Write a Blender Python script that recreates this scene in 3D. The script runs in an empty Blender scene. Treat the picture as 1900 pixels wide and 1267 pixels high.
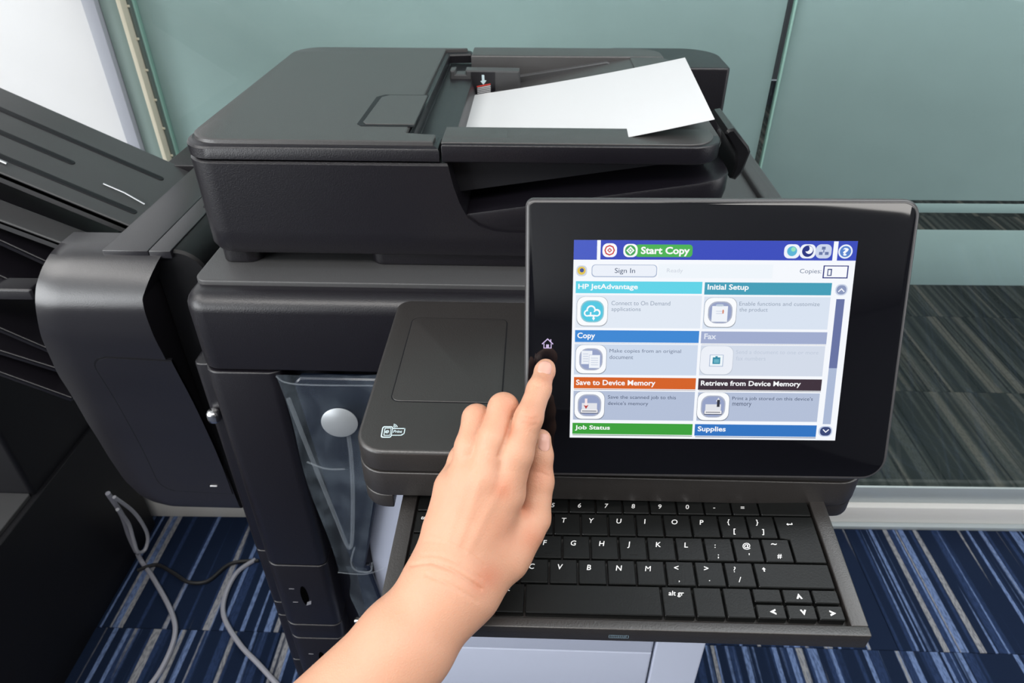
import bpy, bmesh, math, random
import numpy as np
from mathutils import Matrix, Vector

random.seed(7)
sc = bpy.context.scene
COL = sc.collection

# ------------------------------------------------------------------ camera
F_PX, CX, CY, HGT = 1280.0, 950.0, 633.5, 1.56
PITCH, YAW = math.radians(35.05), math.radians(1.83)
cam_data = bpy.data.cameras.new('camera')
cam = bpy.data.objects.new('camera', cam_data)
COL.objects.link(cam)
cam.location = (0, 0, HGT)
cam.rotation_euler = (math.radians(90) - PITCH, 0, YAW)
cam_data.sensor_width = 36.0
cam_data.lens = F_PX / 1900.0 * 36.0
cam_data.clip_start = 0.02
cam_data.dof.use_dof = True
cam_data.dof.focus_distance = 0.44
cam_data.dof.aperture_fstop = 22.0
sc.camera = cam

# ------------------------------------------------------------------ world, lights, exposure
world = bpy.data.worlds.new('room_air')
sc.world = world
world.use_nodes = True
world.node_tree.nodes['Background'].inputs[0].default_value = (0.80, 0.90, 1.0, 1)
world.node_tree.nodes['Background'].inputs[1].default_value = 0.55

def area(name, loc, size, power, colour=(1, 1, 1), rot=(0, 0, 0)):
    l = bpy.data.lights.new(name, 'AREA')
    l.shape = 'RECTANGLE'; l.size, l.size_y = size
    l.energy = power; l.color = colour
    o = bpy.data.objects.new(name, l); COL.objects.link(o)
    o.location = loc; o.rotation_euler = rot
    return o
area('ceiling_lamp', (-0.5, -0.7, 2.72), (1.8, 0.6), 38, (1.0, 0.97, 0.93))
area('ceiling_lamp', (1.7, -0.9, 2.72), (1.8, 0.6), 34, (1.0, 0.97, 0.93))
area('ceiling_lamp', (-2.0, 0.2, 2.72), (1.2, 1.2), 28, (1.0, 0.98, 0.95))
area('ceiling_lamp', (1.2, 0.55, 2.72), (1.8, 0.6), 24, (0.95, 0.98, 1.0))
area('window_and_fill_light', (-3.05, -2.4, 1.65), (1.6, 4.4), 190, (0.95, 0.98, 1.0), (0, math.radians(-90), 0))
area('window_and_fill_light', (4.05, -0.6, 1.65), (1.6, 2.4), 36, (0.97, 0.98, 1.0), (0, math.radians(90), 0))  # right panel is added fill light; no window known on this side
area('far_room_fill', (1.5, 3.2, 2.72), (3.0, 1.2), 60, (0.96, 1.0, 0.98))  # unseen light, added so the carpet beyond the glass is lit

vs = sc.view_settings
vs.view_transform = 'Standard'; vs.look = 'None'; vs.gamma = 1.0
vs.use_curve_mapping = False; vs.exposure = -0.18

# ------------------------------------------------------------------ measuring helper: pixel of the 1900x1267 photograph -> point
CR = Matrix.Rotation(YAW, 3, 'Z') @ Matrix.Rotation(math.radians(90) - PITCH, 3, 'X')
CO = Vector((0, 0, HGT))
def ray(u, v):
    return CR @ Vector(((u - CX) / F_PX, -(v - CY) / F_PX, -1.0))
def at(u, v, x=None, y=None, z=None, d=None):
    r = ray(u, v)
    t = d if d is not None else (x / r.x if x is not None else (y / r.y if y is not None else (z - HGT) / r.z))
    return CO + r * t

# ------------------------------------------------------------------ materials
MATS = {}
def s2l(c):
    c = c / 255.0
    return c / 12.92 if c <= 0.04045 else ((c + 0.055) / 1.055) ** 2.4
def rgb(r, g, b):
    return (s2l(r), s2l(g), s2l(b), 1)
def mat(name, colour, rough=0.5, spec=0.5, metal=0.0, grain=0.0, bump=0.0, bscale=900.0, vary=0.06, **kw):
    if name in MATS: return MATS[name]
    m = bpy.data.materials.new(name); m.use_nodes = True
    nt = m.node_tree; b = nt.nodes['Principled BSDF']
    b.inputs['Roughness'].default_value = rough
    b.inputs['Specular IOR Level'].default_value = spec
    b.inputs['Metallic'].default_value = metal
    for k, v in kw.items():
        b.inputs[k].default_value = v
    tc = nt.nodes.new('ShaderNodeTexCoord')
    n = nt.nodes.new('ShaderNodeTexNoise'); n.inputs['Scale'].default_value = 14.0; n.inputs['Detail'].default_value = 5
    nt.links.new(tc.outputs['Object'], n.inputs['Vector'])
    mx = nt.nodes.new('ShaderNodeMix'); mx.data_type = 'RGBA'
    mx.inputs[6].default_value = tuple(c * (1 - vary) for c in colour[:3]) + (1,)
    mx.inputs[7].default_value = tuple(min(1, c * (1 + vary)) for c in colour[:3]) + (1,)
    nt.links.new(n.outputs['Fac'], mx.inputs[0])
    nt.links.new(mx.outputs[2], b.inputs['Base Color'])
    if bump > 0:
        n2 = nt.nodes.new('ShaderNodeTexNoise'); n2.inputs['Scale'].default_value = bscale; n2.inputs['Detail'].default_value = 2
        nt.links.new(tc.outputs['Object'], n2.inputs['Vector'])
        bp = nt.nodes.new('ShaderNodeBump'); bp.inputs['Strength'].default_value = bump; bp.inputs['Distance'].default_value = 0.0004
        nt.links.new(n2.outputs['Fac'], bp.inputs['Height']); nt.links.new(bp.outputs['Normal'], b.inputs['Normal'])
    MATS[name] = m
    return m

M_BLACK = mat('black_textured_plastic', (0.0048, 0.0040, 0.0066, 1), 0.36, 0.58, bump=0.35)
M_TOP = mat('black_plastic_top_sheen', (0.037, 0.035, 0.035, 1), 0.42, 0.95, bump=0.35)  # black plastic lightened for top faces: reflected sheen put into the colour
M_CONS = mat('console_plastic', (0.018, 0.0155, 0.0145, 1), 0.42, 0.9, bump=0.3)
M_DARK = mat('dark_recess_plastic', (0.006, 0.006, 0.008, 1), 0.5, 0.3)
M_GREY = mat('grey_black_plastic', (0.050, 0.050, 0.052, 1), 0.40, 0.5, bump=0.3)
M_FIN = mat('stacker_plastic', (0.012, 0.011, 0.014, 1), 0.30, 0.8, bump=0.25)
M_LAV = mat('lavender_grey_plastic', rgb(176, 182, 200), 0.45, 0.4, vary=0.015)
M_KEY = mat('key_plastic', (0.0045, 0.005, 0.005, 1), 0.36, 0.32, bump=0.15)
M_LEG = mat('key_legend', (0.75, 0.75, 0.75, 1), 0.5)
M_PRINT = mat('pale_blue_print', (0.55, 0.68, 0.72, 1), 0.5)
M_PAPER = mat('white_paper', (0.585, 0.585, 0.595, 1), 0.7, 0.2, vary=0.01)
M_ALU = mat('pale_aluminium', rgb(176, 184, 186), 0.35, 0.5, 0.3, vary=0.02)
M_CREAM = mat('cream_gasket', rgb(205, 200, 180), 0.5)
M_SILL = mat('white_sill', rgb(214, 212, 208), 0.4, vary=0.02)
M_WHITE = mat('white_wall_paint', (0.80, 0.81, 0.82, 1), 0.6, 0.2, vary=0.01)
M_GLASSBLK = mat('black_panel_glass', (0.0035, 0.0035, 0.005, 1), 0.045, 0.5, vary=0.0)
M_RIM = mat('panel_rim_plastic', (0.05, 0.048, 0.05, 1), 0.3)
M_CABLE = mat('grey_cable', rgb(150, 150, 160), 0.45)
M_CABLEK = mat('black_cable', (0.012, 0.012, 0.014, 1), 0.45)
M_METAL = mat('bright_metal', (0.75, 0.75, 0.76, 1), 0.22, metal=1.0)
M_RED = mat('red_print', rgb(205, 60, 50), 0.5)
M_OFFW = mat('off_white_print', rgb(205, 205, 208), 0.5)

def emis(c):
    key = 'lit_%d_%d_%d' % c
    if key in MATS: return MATS[key]
    m = bpy.data.materials.new(key); m.use_nodes = True
    b = m.node_tree.nodes['Principled BSDF']
    b.inputs['Base Color'].default_value = (0.004, 0.004, 0.005, 1)
    b.inputs['Roughness'].default_value = 0.05
    b.inputs['Emission Color'].default_value = rgb(*c)
    b.inputs['Emission Strength'].default_value = 1.12
    MATS[key] = m
    return m

# ------------------------------------------------------------------ mesh building
def ident(): return Matrix.Identity(4)
class MB:
    """collects geometry for ONE mesh object, with one slot per material"""
    def __init__(s, M=None):
        s.v = []; s.f = []; s.m = []; s.mats = []; s.M = M or ident()
    def slot(s, m):
        if m not in s.mats: s.mats.append(m)
        return s.mats.index(m)
    def add(s, vs_, fs_, m, M=None):
        k = len(s.v); T = s.M @ M if M is not None else s.M
        s.v += [tuple(T @ Vector(p)) for p in vs_]
        s.f += [tuple(k + i for i in f) for f in fs_]
        s.m += [s.slot(m)] * len(fs_)
    def loft(s, rings, m, cap0=True, cap1=True):
        n = len(rings[0]); vs_ = [p for r in rings for p in r]; fs_ = []
        for a in range(len(rings) - 1):
            for i in range(n):
                j = (i + 1) % n
                fs_.append((a * n + i, a * n + j, (a + 1) * n + j, (a + 1) * n + i))
        if cap0: fs_.append(tuple(reversed(range(n))))
        if cap1: fs_.append(tuple((len(rings) - 1) * n + i for i in range(n)))
        s.add(vs_, fs_, m)
    def slab(s, x0, x1, y0, y1, z0, z1, m, r=0.0, bt=0.0, bb=0.0, seg=6, bs=3):
        """rounded-rectangle slab: r = corner radius in plan (one value or four: fl, fr, br, bl), bt / bb = top and bottom bevel"""
        rr = (r,) * 4 if not isinstance(r, (tuple, list)) else r
        def ring(ins, z):
            pts = []
            cs = [(x0, y0, 180, rr[0]), (x1, y0, 270, rr[1]), (x1, y1, 0, rr[2]), (x0, y1, 90, rr[3])]
            for (cx, cy, a0, q) in cs:
                sx = 1 if cx == x0 else -1; sy = 1 if cy == y0 else -1
                q2 = max(q, ins + 1e-5); qq = q2 - ins
                ox, oy = cx + sx * q2, cy + sy * q2
                for k in range(seg + 1):
                    a = math.radians(a0 + 90 * k / seg)
                    pts.append((ox + qq * math.cos(a), oy + qq * math.sin(a), z))
            return pts
        rings = []
        if bb > 0:
            for k in range(bs + 1):
                a = math.pi / 2 * k / bs
                rings.append(ring(bb * (1 - math.sin(a)), z0 + bb * (1 - math.cos(a))))
        else: rings.append(ring(0, z0))
        if bt > 0:
            for k in range(bs + 1):
                a = math.pi / 2 * k / bs
                rings.append(ring(bt * (1 - math.cos(a)), z1 - bt + bt * math.sin(a)))
        else: rings.append(ring(0, z1))
        s.loft(rings, m)
    def box(s, x0, x1, y0, y1, z0, z1, m, bev=0.0015):
        s.slab(x0, x1, y0, y1, z0, z1, m, r=bev, bt=bev, bb=bev, seg=2, bs=2)
    def prism(s, pts, h0, h1, m, axis='z', ins=0.0):
        """polygon extruded along an axis, with a small chamfer on both rims"""
        def mk(p, h):
            a, b = p
            return {'z': (a, b, h), 'y': (a, h, b), 'x': (h, a, b)}[axis]
        n = len(pts)
        def inset(d):
            out = []
            area_ = sum(pts[i][0] * pts[(i + 1) % n][1] - pts[(i + 1) % n][0] * pts[i][1] for i in range(n))
            sg = 1 if area_ > 0 else -1
            for i in range(n):
                p0, p1, p2 = Vector(pts[i - 1]), Vector(pts[i]), Vector(pts[(i + 1) % n])
                e1 = (p1 - p0).normalized(); e2 = (p2 - p1).normalized()
                n1 = Vector((-e1.y, e1.x)) * sg; n2 = Vector((-e2.y, e2.x)) * sg
                b = (n1 + n2); b = b.normalized() if b.length > 1e-6 else n1
                c = max(0.35, b.dot(n1))
                q = p1 + b * d / c
                out.append((q.x, q.y))
            return out
        if ins > 0:
            i1 = inset(ins)
            rings = [[mk(p, h0) for p in i1], [mk(p, h0 + ins * (1 if h1 > h0 else -1)) for p in pts],
                     [mk(p, h1 - ins * (1 if h1 > h0 else -1)) for p in pts], [mk(p, h1) for p in i1]]
        else:
            rings = [[mk(p, h0) for p in pts], [mk(p, h1) for p in pts]]
        s.loft(rings, m)
    def tube(s, pts, r, m, seg=10, closed=False):
        pts = [Vector(p) for p in pts]; rings = []
        up = Vector((0, 0, 1))
        for i, p in enumerate(pts):
            t = (pts[min(i + 1, len(pts) - 1)] - pts[max(i - 1, 0)]).normalized()
            a = t.cross(up);
            if a.length < 1e-4: a = t.cross(Vector((1, 0, 0)))
            a.normalize(); b = t.cross(a).normalized()
            rr = r[i] if isinstance(r, (list, tuple)) else r
            rings.append([tuple(p + (a * math.cos(q) + b * math.sin(q)) * rr) for q in [2 * math.pi * k / seg for k in range(seg)]])
        s.loft(rings, m)
    def poly(s, pts, z, m):
        s.add([(p[0], p[1], z) for p in pts], [tuple(range(len(pts)))], m)
    def ringpoly(s, outer, inner, z, m):
        n = len(outer)
        s.add([(p[0], p[1], z) for p in outer] + [(p[0], p[1], z) for p in inner],
              [(i, (i + 1) % n, n + (i + 1) % n, n + i) for i in range(n)], m)
    def text(s, string, x0, x1, y0, y1, z, m, bold=0.0, shear=0.0, fit=True):
        vs_, fs_, bb = text_mesh(string, bold, shear)
        w, h = bb[1] - bb[0], bb[3] - bb[2]
        sy = (y1 - y0) / h if h else 1
        sx = (x1 - x0) / w if fit and w else sy
        s.add([(x0 + (p[0] - bb[0]) * sx, y0 + (p[1] - bb[2]) * sy, z) for p in vs_], fs_, m)
    def build(s, name, parent=None, smooth=True, angle=35):
        me = bpy.data.meshes.new(name)
        me.from_pydata(s.v, [], s.f); me.update()
        for m in s.mats: me.materials.append(m)
        me.polygons.foreach_set('material_index', s.m)
        bm = bmesh.new(); bm.from_mesh(me)
        bmesh.ops.recalc_face_normals(bm, faces=[f for f in bm.faces]) if not getattr(s, 'flat', False) else None
        bm.to_mesh(me); bm.free()
        if smooth:
            me.polygons.foreach_set('use_smooth', [True] * len(me.polygons))
            me.set_sharp_from_angle(angle=math.radians(angle))
        o = bpy.data.objects.new(name, me); COL.objects.link(o)
        if parent is not None: o.parent = parent
        return o
TX = {}
def text_mesh(string, bold, shear):
    k = (string, bold, shear)
    if k not in TX:
        cu = bpy.data.curves.new('t', 'FONT'); cu.body = string; cu.offset = bold; cu.shear = shear; cu.resolution_u = 3
        cu.fill_mode = 'FRONT'
        ob = bpy.data.objects.new('t', cu); COL.objects.link(ob)
        bpy.context.view_layer.update()
        me = bpy.data.meshes.new_from_object(ob.evaluated_get(bpy.context.evaluated_depsgraph_get()))
        v = [tuple(p.co) for p in me.vertices]; f = [tuple(p.vertices) for p in me.polygons]
        xs = [p[0] for p in v]; ys = [p[1] for p in v]
        TX[k] = (v, f, (min(xs), max(xs), min(ys), max(ys)))
        bpy.data.objects.remove(ob); bpy.data.curves.remove(cu); bpy.data.meshes.remove(me)
    return TX[k]

def tag(o, label=None, cat=None, group=None, kind=None):
    if label: o['label'] = label
    if cat: o['category'] = cat
    if group: o['group'] = group
    if kind: o['kind'] = kind
    return o
def thing(name, label, cat, loc=(0, 0, 0)):
    # parts are modelled in room coordinates; the parts' parent inverse keeps them where they are
    o = bpy.data.objects.new(name, None); COL.objects.link(o); o.location = loc
    o.empty_display_size = 0.1
    return tag(o, label, cat)
def rrect(x0, x1, y0, y1, r, seg=5):
    pts = []
    for (cx, cy, a0) in [(x0 + r, y0 + r, 180), (x1 - r, y0 + r, 270), (x1 - r, y1 - r, 0), (x0 + r, y1 - r, 90)]:
        for k in range(seg + 1):
            a = math.radians(a0 + 90 * k / seg); pts.append((cx + r * math.cos(a), cy + r * math.sin(a)))
    return pts

# ================================================================== THE SETTING
def carpet_mat(name, cols, scale, dark):
    m = bpy.data.materials.new(name); m.use_nodes = True; nt = m.node_tree; L = nt.links; N = nt.nodes.new
    b = nt.nodes['Principled BSDF']; b.inputs['Roughness'].default_value = 0.95; b.inputs['Specular IOR Level'].default_value = 0.1
    geo = N('ShaderNodeNewGeometry'); oi = N('ShaderNodeObjectInfo'); sep = N('ShaderNodeSeparateXYZ')
    L.new(geo.outputs['Position'], sep.inputs[0])
    off = N('ShaderNodeMath'); off.operation = 'MULTIPLY'; off.inputs[1].default_value = 37.0
    L.new(oi.outputs['Random'], off.inputs[0])
    add = N('ShaderNodeMath'); add.operation = 'ADD'; L.new(sep.outputs[0], add.inputs[0]); L.new(off.outputs[0], add.inputs[1])
    def noise(sx, sy, detail, w):
        cx = N('ShaderNodeCombineXYZ')
        a = N('ShaderNodeMath'); a.operation = 'MULTIPLY'; a.inputs[1].default_value = sx; L.new(add.outputs[0], a.inputs[0])
        c = N('ShaderNodeMath'); c.operation = 'MULTIPLY'; c.inputs[1].default_value = sy; L.new(sep.outputs[1], c.inputs[0])
        L.new(a.outputs[0], cx.inputs[0]); L.new(c.outputs[0], cx.inputs[1]); cx.inputs[2].default_value = w
        n = N('ShaderNodeTexNoise'); n.inputs['Scale'].default_value = 1.0; n.inputs['Detail'].default_value = detail
        L.new(cx.outputs[0], n.inputs['Vector']); return n
    base = None
    prev = None
    for i, (c, sx, lo, hi) in enumerate(cols):
        n = noise(sx * scale, 0.35, 1.0, i * 5.3)
        r = N('ShaderNodeValToRGB'); r.color_ramp.elements[0].position = lo; r.color_ramp.elements[1].position = hi
        L.new(n.outputs['Fac'], r.inputs[0])
        br = noise(260, 70, 2, 3.1)                    # streaky breaks along each yarn line
        r2 = N('ShaderNodeMapRange'); r2.inputs[1].default_value = 0.38; r2.inputs[2].default_value = 0.56; r2.inputs[3].default_value = 0.55
        L.new(br.outputs['Fac'], r2.inputs[0])
        mu = N('ShaderNodeMath'); mu.operation = 'MULTIPLY'; L.new(r.outputs[0], mu.inputs[0]); L.new(r2.outputs[0], mu.inputs[1])
        mx = N('ShaderNodeMix'); mx.data_type = 'RGBA'; mx.inputs[6].default_value = dark; mx.inputs[7].default_value = c
        if prev is not None: L.new(prev, mx.inputs[6])
        L.new(mu.outputs[0], mx.inputs[0]); prev = mx.outputs[2]
    L.new(prev, b.inputs['Base Color'])
    pn = N('ShaderNodeTexNoise'); pn.inputs['Scale'].default_value = 600; L.new(geo.outputs['Position'], pn.inputs['Vector'])
    bp = N('ShaderNodeBump'); bp.inputs['Strength'].default_value = 0.8; bp.inputs['Distance'].default_value = 0.003
    L.new(pn.outputs['Fac'], bp.inputs['Height']); L.new(bp.outputs['Normal'], b.inputs['Normal'])
    return m
M_CARPET = carpet_mat('blue_striped_carpet', [(rgb(42, 58, 92), 40, .54, .60), (rgb(108, 128, 170), 62, .585, .625), (rgb(146, 146, 150), 40, .635, .665)], 1.0, rgb(23, 35, 58))
M_CARPET2 = carpet_mat('grey_striped_carpet', [(rgb(84, 88, 86), 30, .46, .58), (rgb(112, 110, 104), 22, .58, .66), (rgb(44, 50, 50), 60, .58, .64)], 1.0, rgb(58, 64, 64))

WY = lambda x: 1.357 + 0.016 * x          # the glass partition stands very slightly out of square
WA = math.atan(0.016)
WM = Matrix.Translation((0, 1.357, 0)) @ Matrix.Rotation(WA, 4, 'Z')   # wall frame: x along the wall, y away from the room

M_SUB = mat('floor_screed', (0.02, 0.025, 0.04, 1), 0.9)
b = MB(); b.box(-3.2, 4.2, -7.0, 6.2, -0.10, -0.006, M_SUB)
floor = tag(b.build('floor'), kind='structure')
def tiles(x0, nx, y0, ny, m, ymax=None, ymin=None):
    mesh = None
    for i in range(nx):
        for j in range(ny):
            X, Y = x0 + i * 0.5, y0 + j * 0.5
            ylo = max(Y, ymin) if ymin else Y
            yhi = min(Y + 0.5, ymax) if ymax else Y + 0.5
            full = (ylo == Y and yhi == Y + 0.5)
            if full and mesh is not None:
                o = bpy.data.objects.new('carpet_tile', mesh); COL.objects.link(o); o.parent = floor; o.location = (X, Y, 0)
                continue
            t = MB(); t.box(0.0006, 0.4994, ylo - Y + 0.0006, yhi - Y - 0.0006, -0.0059, 0.0, m, 0.0012)
            o = t.build('carpet_tile', floor); o.location = (X, Y, 0)
            if full: mesh = o.data
            o.location = (X, Y, 0)
tiles(-2.6, 12, -0.04, 3, M_CARPET, ymax=1.335)
tiles(-0.1, 10, 1.46, 8, M_CARPET2, ymin=1.47)

# glass partition
def glass_mat():
    m = bpy.data.materials.new('partition_glass'); m.use_nodes = True; nt = m.node_tree
    for n in list(nt.nodes): nt.nodes.remove(n)
    N = nt.nodes.new
    out = N('ShaderNodeOutputMaterial'); mx = N('ShaderNodeMixShader'); tr = N('ShaderNodeBsdfTransparent'); gl = N('ShaderNodeBsdfGlossy')
    tr.inputs[0].default_value = (0.95, 0.975, 0.965, 1); gl.inputs['Roughness'].default_value = 0.02
    lw = N('ShaderNodeLayerWeight'); lw.inputs[0].default_value = 0.5
    pw = N('ShaderNodeMath'); pw.operation = 'POWER'; pw.inputs[1].default_value = 5.0; nt.links.new(lw.outputs['Facing'], pw.inputs[0])
    fr = N('ShaderNodeMath'); fr.operation = 'MULTIPLY_ADD'; fr.inputs[1].default_value = 0.94; fr.inputs[2].default_value = 0.035; nt.links.new(pw.outputs[0], fr.inputs[0])
    nt.links.new(fr.outputs[0], mx.inputs[0]); nt.links.new(tr.outputs[0], mx.inputs[1]); nt.links.new(gl.outputs[0], mx.inputs[2])
    nt.links.new(mx.outputs[0], out.inputs[0]); return m
M_GLASS = glass_mat()
M_EDGE = mat('polished_glass_edge', rgb(150, 190, 178), 0.2)
M_FILM = mat('frosted_film', rgb(166, 186, 187), 0.6, 0.35, vary=0.05)
M_FILM.node_tree.nodes['Principled BSDF'].inputs['Transmission Weight'].default_value = 0.0
def pane(name, x0, x1):
    g = MB(WM); g.box(x0, x1, 0.0, 0.010, 0.075, 2.70, M_GLASS, 0.0008)
    o = tag(g.build(name), kind='structure')
    for z0, z1 in ((0.972, 2.70), (0.944, 0.9645), (0.768, 0.904)):
        f = MB(WM); f.box(x0 + .002, x1 - .002, 0.0103, 0.0115, z0, z1, M_FILM, 0.0003)
        f.build('frosted_film', o)
    e = MB(WM); e.box(x0, x0 + 0.0035, -0.0006, 0.0106, 0.075, 2.70, M_EDGE, 0.0003); e.build('glass_edge', o)
    return o
pane('window_1', -0.728, 0.452)
pane('window_2', 0.460, 3.6)

t = MB(WM); t.box(-0.80, 3.7, -0.030, 0.045, 0.0, 0.074, M_SILL, 0.003); t.box(-0.8, 3.7, -0.046, -0.030, 0.0, 0.014, M_ALU, 0.002)
t.box(-0.8, 3.7, -0.012, -0.004, 0.074, 0.135, M_ALU, 0.002)
tag(t.build('trim_1'), kind='structure')
t = MB(WM); t.box(-0.80, -0.7765, -0.035, 0.05, 0.0, 2.72, mat('silver_post', rgb(168, 172, 182), 0.35, vary=.02), 0.002)
t.box(-0.776, -0.741, -0.022, 0.05, 0.0, 2.72, mat('grey_green_post', rgb(128, 146, 142), 0.4, vary=.02), 0.002)
t.box(-0.741, -0.733, -0.030, 0.03, 0.0, 2.72, M_CREAM, 0.001)
t.box(-0.733, -0.728, -0.010, 0.03, 0.0, 2.72, mat('shadow_gap_strip', rgb(92, 104, 100), 0.5), 0.001)
for k in range(34):
    t.box(-0.7335, -0.7285, -0.0125, -0.009, 0.9 + k * 0.055, 0.904 + k * 0.055, M_CREAM, 0.0005)
tag(t.build('trim_2'), kind='structure')
t = MB(WM); t.box(-3.1, -0.80, -0.012, 0.06, 0.09, 2.72, M_WHITE, 0.002); tag(t.build('wall_back'), kind='structure')
t = MB(WM); t.box(-3.1, -0.80, -0.030, 0.045, 0.0, 0.09, M_SILL, 0.002); tag(t.build('baseboard_back'), kind='structure')
M_CEIL = mat('ceiling_tile_paint', (0.75, 0.75, 0.74, 1), 0.8, 0.1)
M_ROOM = mat('office_wall_paint', (0.20, 0.21, 0.23, 1), 0.8, 0.1)
t = MB(); t.box(-3.2, 4.2, -7.0, 6.2, 2.76, 2.86, M_CEIL); tag(t.build('ceiling'), kind='structure')
t = MB(); t.box(-3.3, -3.15, -7.0, 1.29, 0, 2.76, M_WHITE); tag(t.build('wall_left'), kind='structure')
t = MB(); t.box(4.15, 4.3, -7.0, 6.2, 0, 2.76, M_ROOM); tag(t.build('wall_right'), kind='structure')
t = MB(); t.box(-3.3, 4.3, -7.1, -7.0, 0, 2.76, M_ROOM); tag(t.build('wall_front'), kind='structure')
t = MB(); t.box(-3.3, 4.3, 6.2, 6.3, 0, 2.76, M_ROOM); tag(t.build('wall_far'), kind='structure')

# ================================================================== THE PRINTER
PR = thing('multifunction_printer', 'large black office copier with touchscreen, pull-out keyboard and pale grey front', 'printer')
b = MB(); b.slab(-0.313, 0.276, 0.509, 1.10, 1.164, 1.243, M_BLACK, r=0.022, bt=0.016, bb=0.002, seg=8, bs=6)
b.build('upper_body', PR)
b = MB(); b.slab(-0.306, 0.272, 0.532, 1.085, 1.2425, 1.2475, M_GREY, r=0.012, bt=0.0012, seg=5)
b.slab(0.252, 0.276, 0.60, 1.09, 1.243, 1.2540, M_GREY, r=0.006, bt=0.004, seg=4)
b.build('scanner_frame', PR)
b = MB(); b.slab(-0.30, 0.238, 0.535, 1.09, 0.05, 1.164, M_BLACK, r=0.01, bb=0.002, seg=4)
b.build('lower_body', PR)
b = MB(); b.slab(-0.310, -0.236, 0.507, 0.545, 0.876, 1.1625, M_BLACK, r=(0.016, 0.010, 0.002, 0.002), bt=0.0016, bb=0.0014, seg=6)
b.build('corner_column', PR)
for z0, z1, slot in ((0.7555, 0.8742, True), (0.7255, 0.7540, False), (0.60, 0.7240, True), (0.46, 0.5985, True), (0.05, 0.4585, False)):
    b = MB(); b.slab(-0.310, -0.236, 0.507, 0.545, z0, z1, M_BLACK, r=(0.016, 0.010, 0.002, 0.002), bt=0.0016, bb=0.0014, seg=6)
    o = b.build('drawer_end', PR)
    if slot:
        c = MB(); zc = z1 - 0.058 if z1 > .8 else z1 - 0.05
        SLOT_SHADE = mat('slot_shade', (0.001, 0.001, 0.001, 1), 0.9, 0.0, vary=0)  # flat black plate: shade inside the slot put into the colour
        out = [( -0.2715 + 0.0045 * math.cos(a) * (1 if True else 0), zc + 0.019 * math.sin(a)) for a in [2 * math.pi * k / 16 for k in range(16)]]
        c.prism(out, 0.5066, 0.5080, SLOT_SHADE, axis='y')
        c.prism([(-0.2725, zc - 0.019), (-0.2660, zc - 0.016), (-0.2650, zc - 0.010), (-0.2700, zc - 0.012)], 0.5062, 0.5068, mat('grey_print', rgb(120, 120, 126), 0.5), axis='y')
        for dz in (0.013, -0.014):
            c.box(-0.2885, -0.2820, 0.5066, 0.5072, zc + dz, zc + dz + 0.0009, mat('grey_print', rgb(120, 120, 126), 0.5), 0.0002)
        c.build('level_gauge', o)
for z0, z1 in ((0.814, 1.12), (0.7010, 0.8125), (0.670, 0.6995), (0.5545, 0.6685), (0.42, 0.553), (0.05, 0.4185)):
    b = MB(); b.slab(-0.358, -0.300, 0.575, 1.08, z0, z1, M_BLACK, r=0.008, bt=0.0016, bb=0.0012, seg=3)
    b.build('side_cover', PR)
b = MB(); b.slab(-0.357, -0.343, 0.563, 0.577, 1.043, 1.060, M_METAL, r=0.006, bt=0.005, bb=0.005); b.build('catch', PR)
b = MB(); b.slab(-0.185, 0.1705, 0.5215, 0.540, 0.6905, 1.14, M_LAV, r=0.003, bt=0.001, bb=0.0015); b.build('front_door', PR)
for z0, z1 in ((0.52, 0.6885), (0.35, 0.518), (0.06, 0.348)):
    b = MB(); b.slab(-0.185, 0.1705, 0.5215, 0.540, z0, z1, M_LAV, r=0.003, bt=0.0015, bb=0.001); b.build('paper_drawer', PR)
b = MB(); b.slab(0.1735, 0.2385, 0.5215, 0.545, 0.06, 1.14, M_LAV, r=0.003, bt=0.001); b.build('corner_post', PR)
for x in (-0.27, 0.2):
    for y in (0.56, 0.98):
        b = MB(); b.slab(x - .03, x + .03, y, y + .06, 0.0, 0.052, M_DARK, r=0.02, seg=6); b.build('castor', PR)

# ---- document feeder
FD = MB()
def fring(z, xr, ins=0.0):
    x0, y0, y1, r = -0.300 + ins, 0.557 + ins, 0.903 - ins, 0.028
    pts = []
    for (cx, cy, a0) in [(x0 + r, y0 + r, 180)]:
        for k in range(9):
            a = math.radians(a0 + 90 * k / 8); pts.append((cx + r * math.cos(a), cy + r * math.sin(a), z))
    pts += [(xr, y0, z), (xr, y1, z)]
    for k in range(9):
        a = math.radians(90 + 90 * k / 8); pts.append((x0 + r + r * math.cos(a), y1 - r + r * math.sin(a), z))
    return pts
FD.loft([fring(1.2605, 0.150, 0.006), fring(1.2630, 0.153, 0.002), fring(1.268, 0.155), fring(1.2855, 0.155), fring(1.2870, 0.153, 0.0), fring(1.2871, -0.020), fring(1.2885, -0.034), fring(1.293, -0.047),
         fring(1.301, -0.057), fring(1.315, -0.0635), fring(1.330, -0.068), fring(1.3475, -0.0715), fring(1.3495, -0.0725, 0.002)], M_BLACK)
fd = FD.build('document_feeder', PR, angle=30)
b = MB(); b.slab(-0.292, -0.255, 0.566, 0.61, 1.2475, 1.262, M_BLACK, r=0.012, bb=0.002, seg=5); b.build('feeder_foot', fd)
b = MB(); b.slab(-0.150, 0.03, 0.566, 0.61, 1.2475, 1.262, M_BLACK, r=0.012, bb=0.002, seg=5); b.build('feeder_foot', fd)
b = MB(); b.slab(-0.25, 0.12, 0.60, 0.90, 1.2475, 1.261, M_DARK, r=0.01); b.build('platen_pad', fd)
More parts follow.
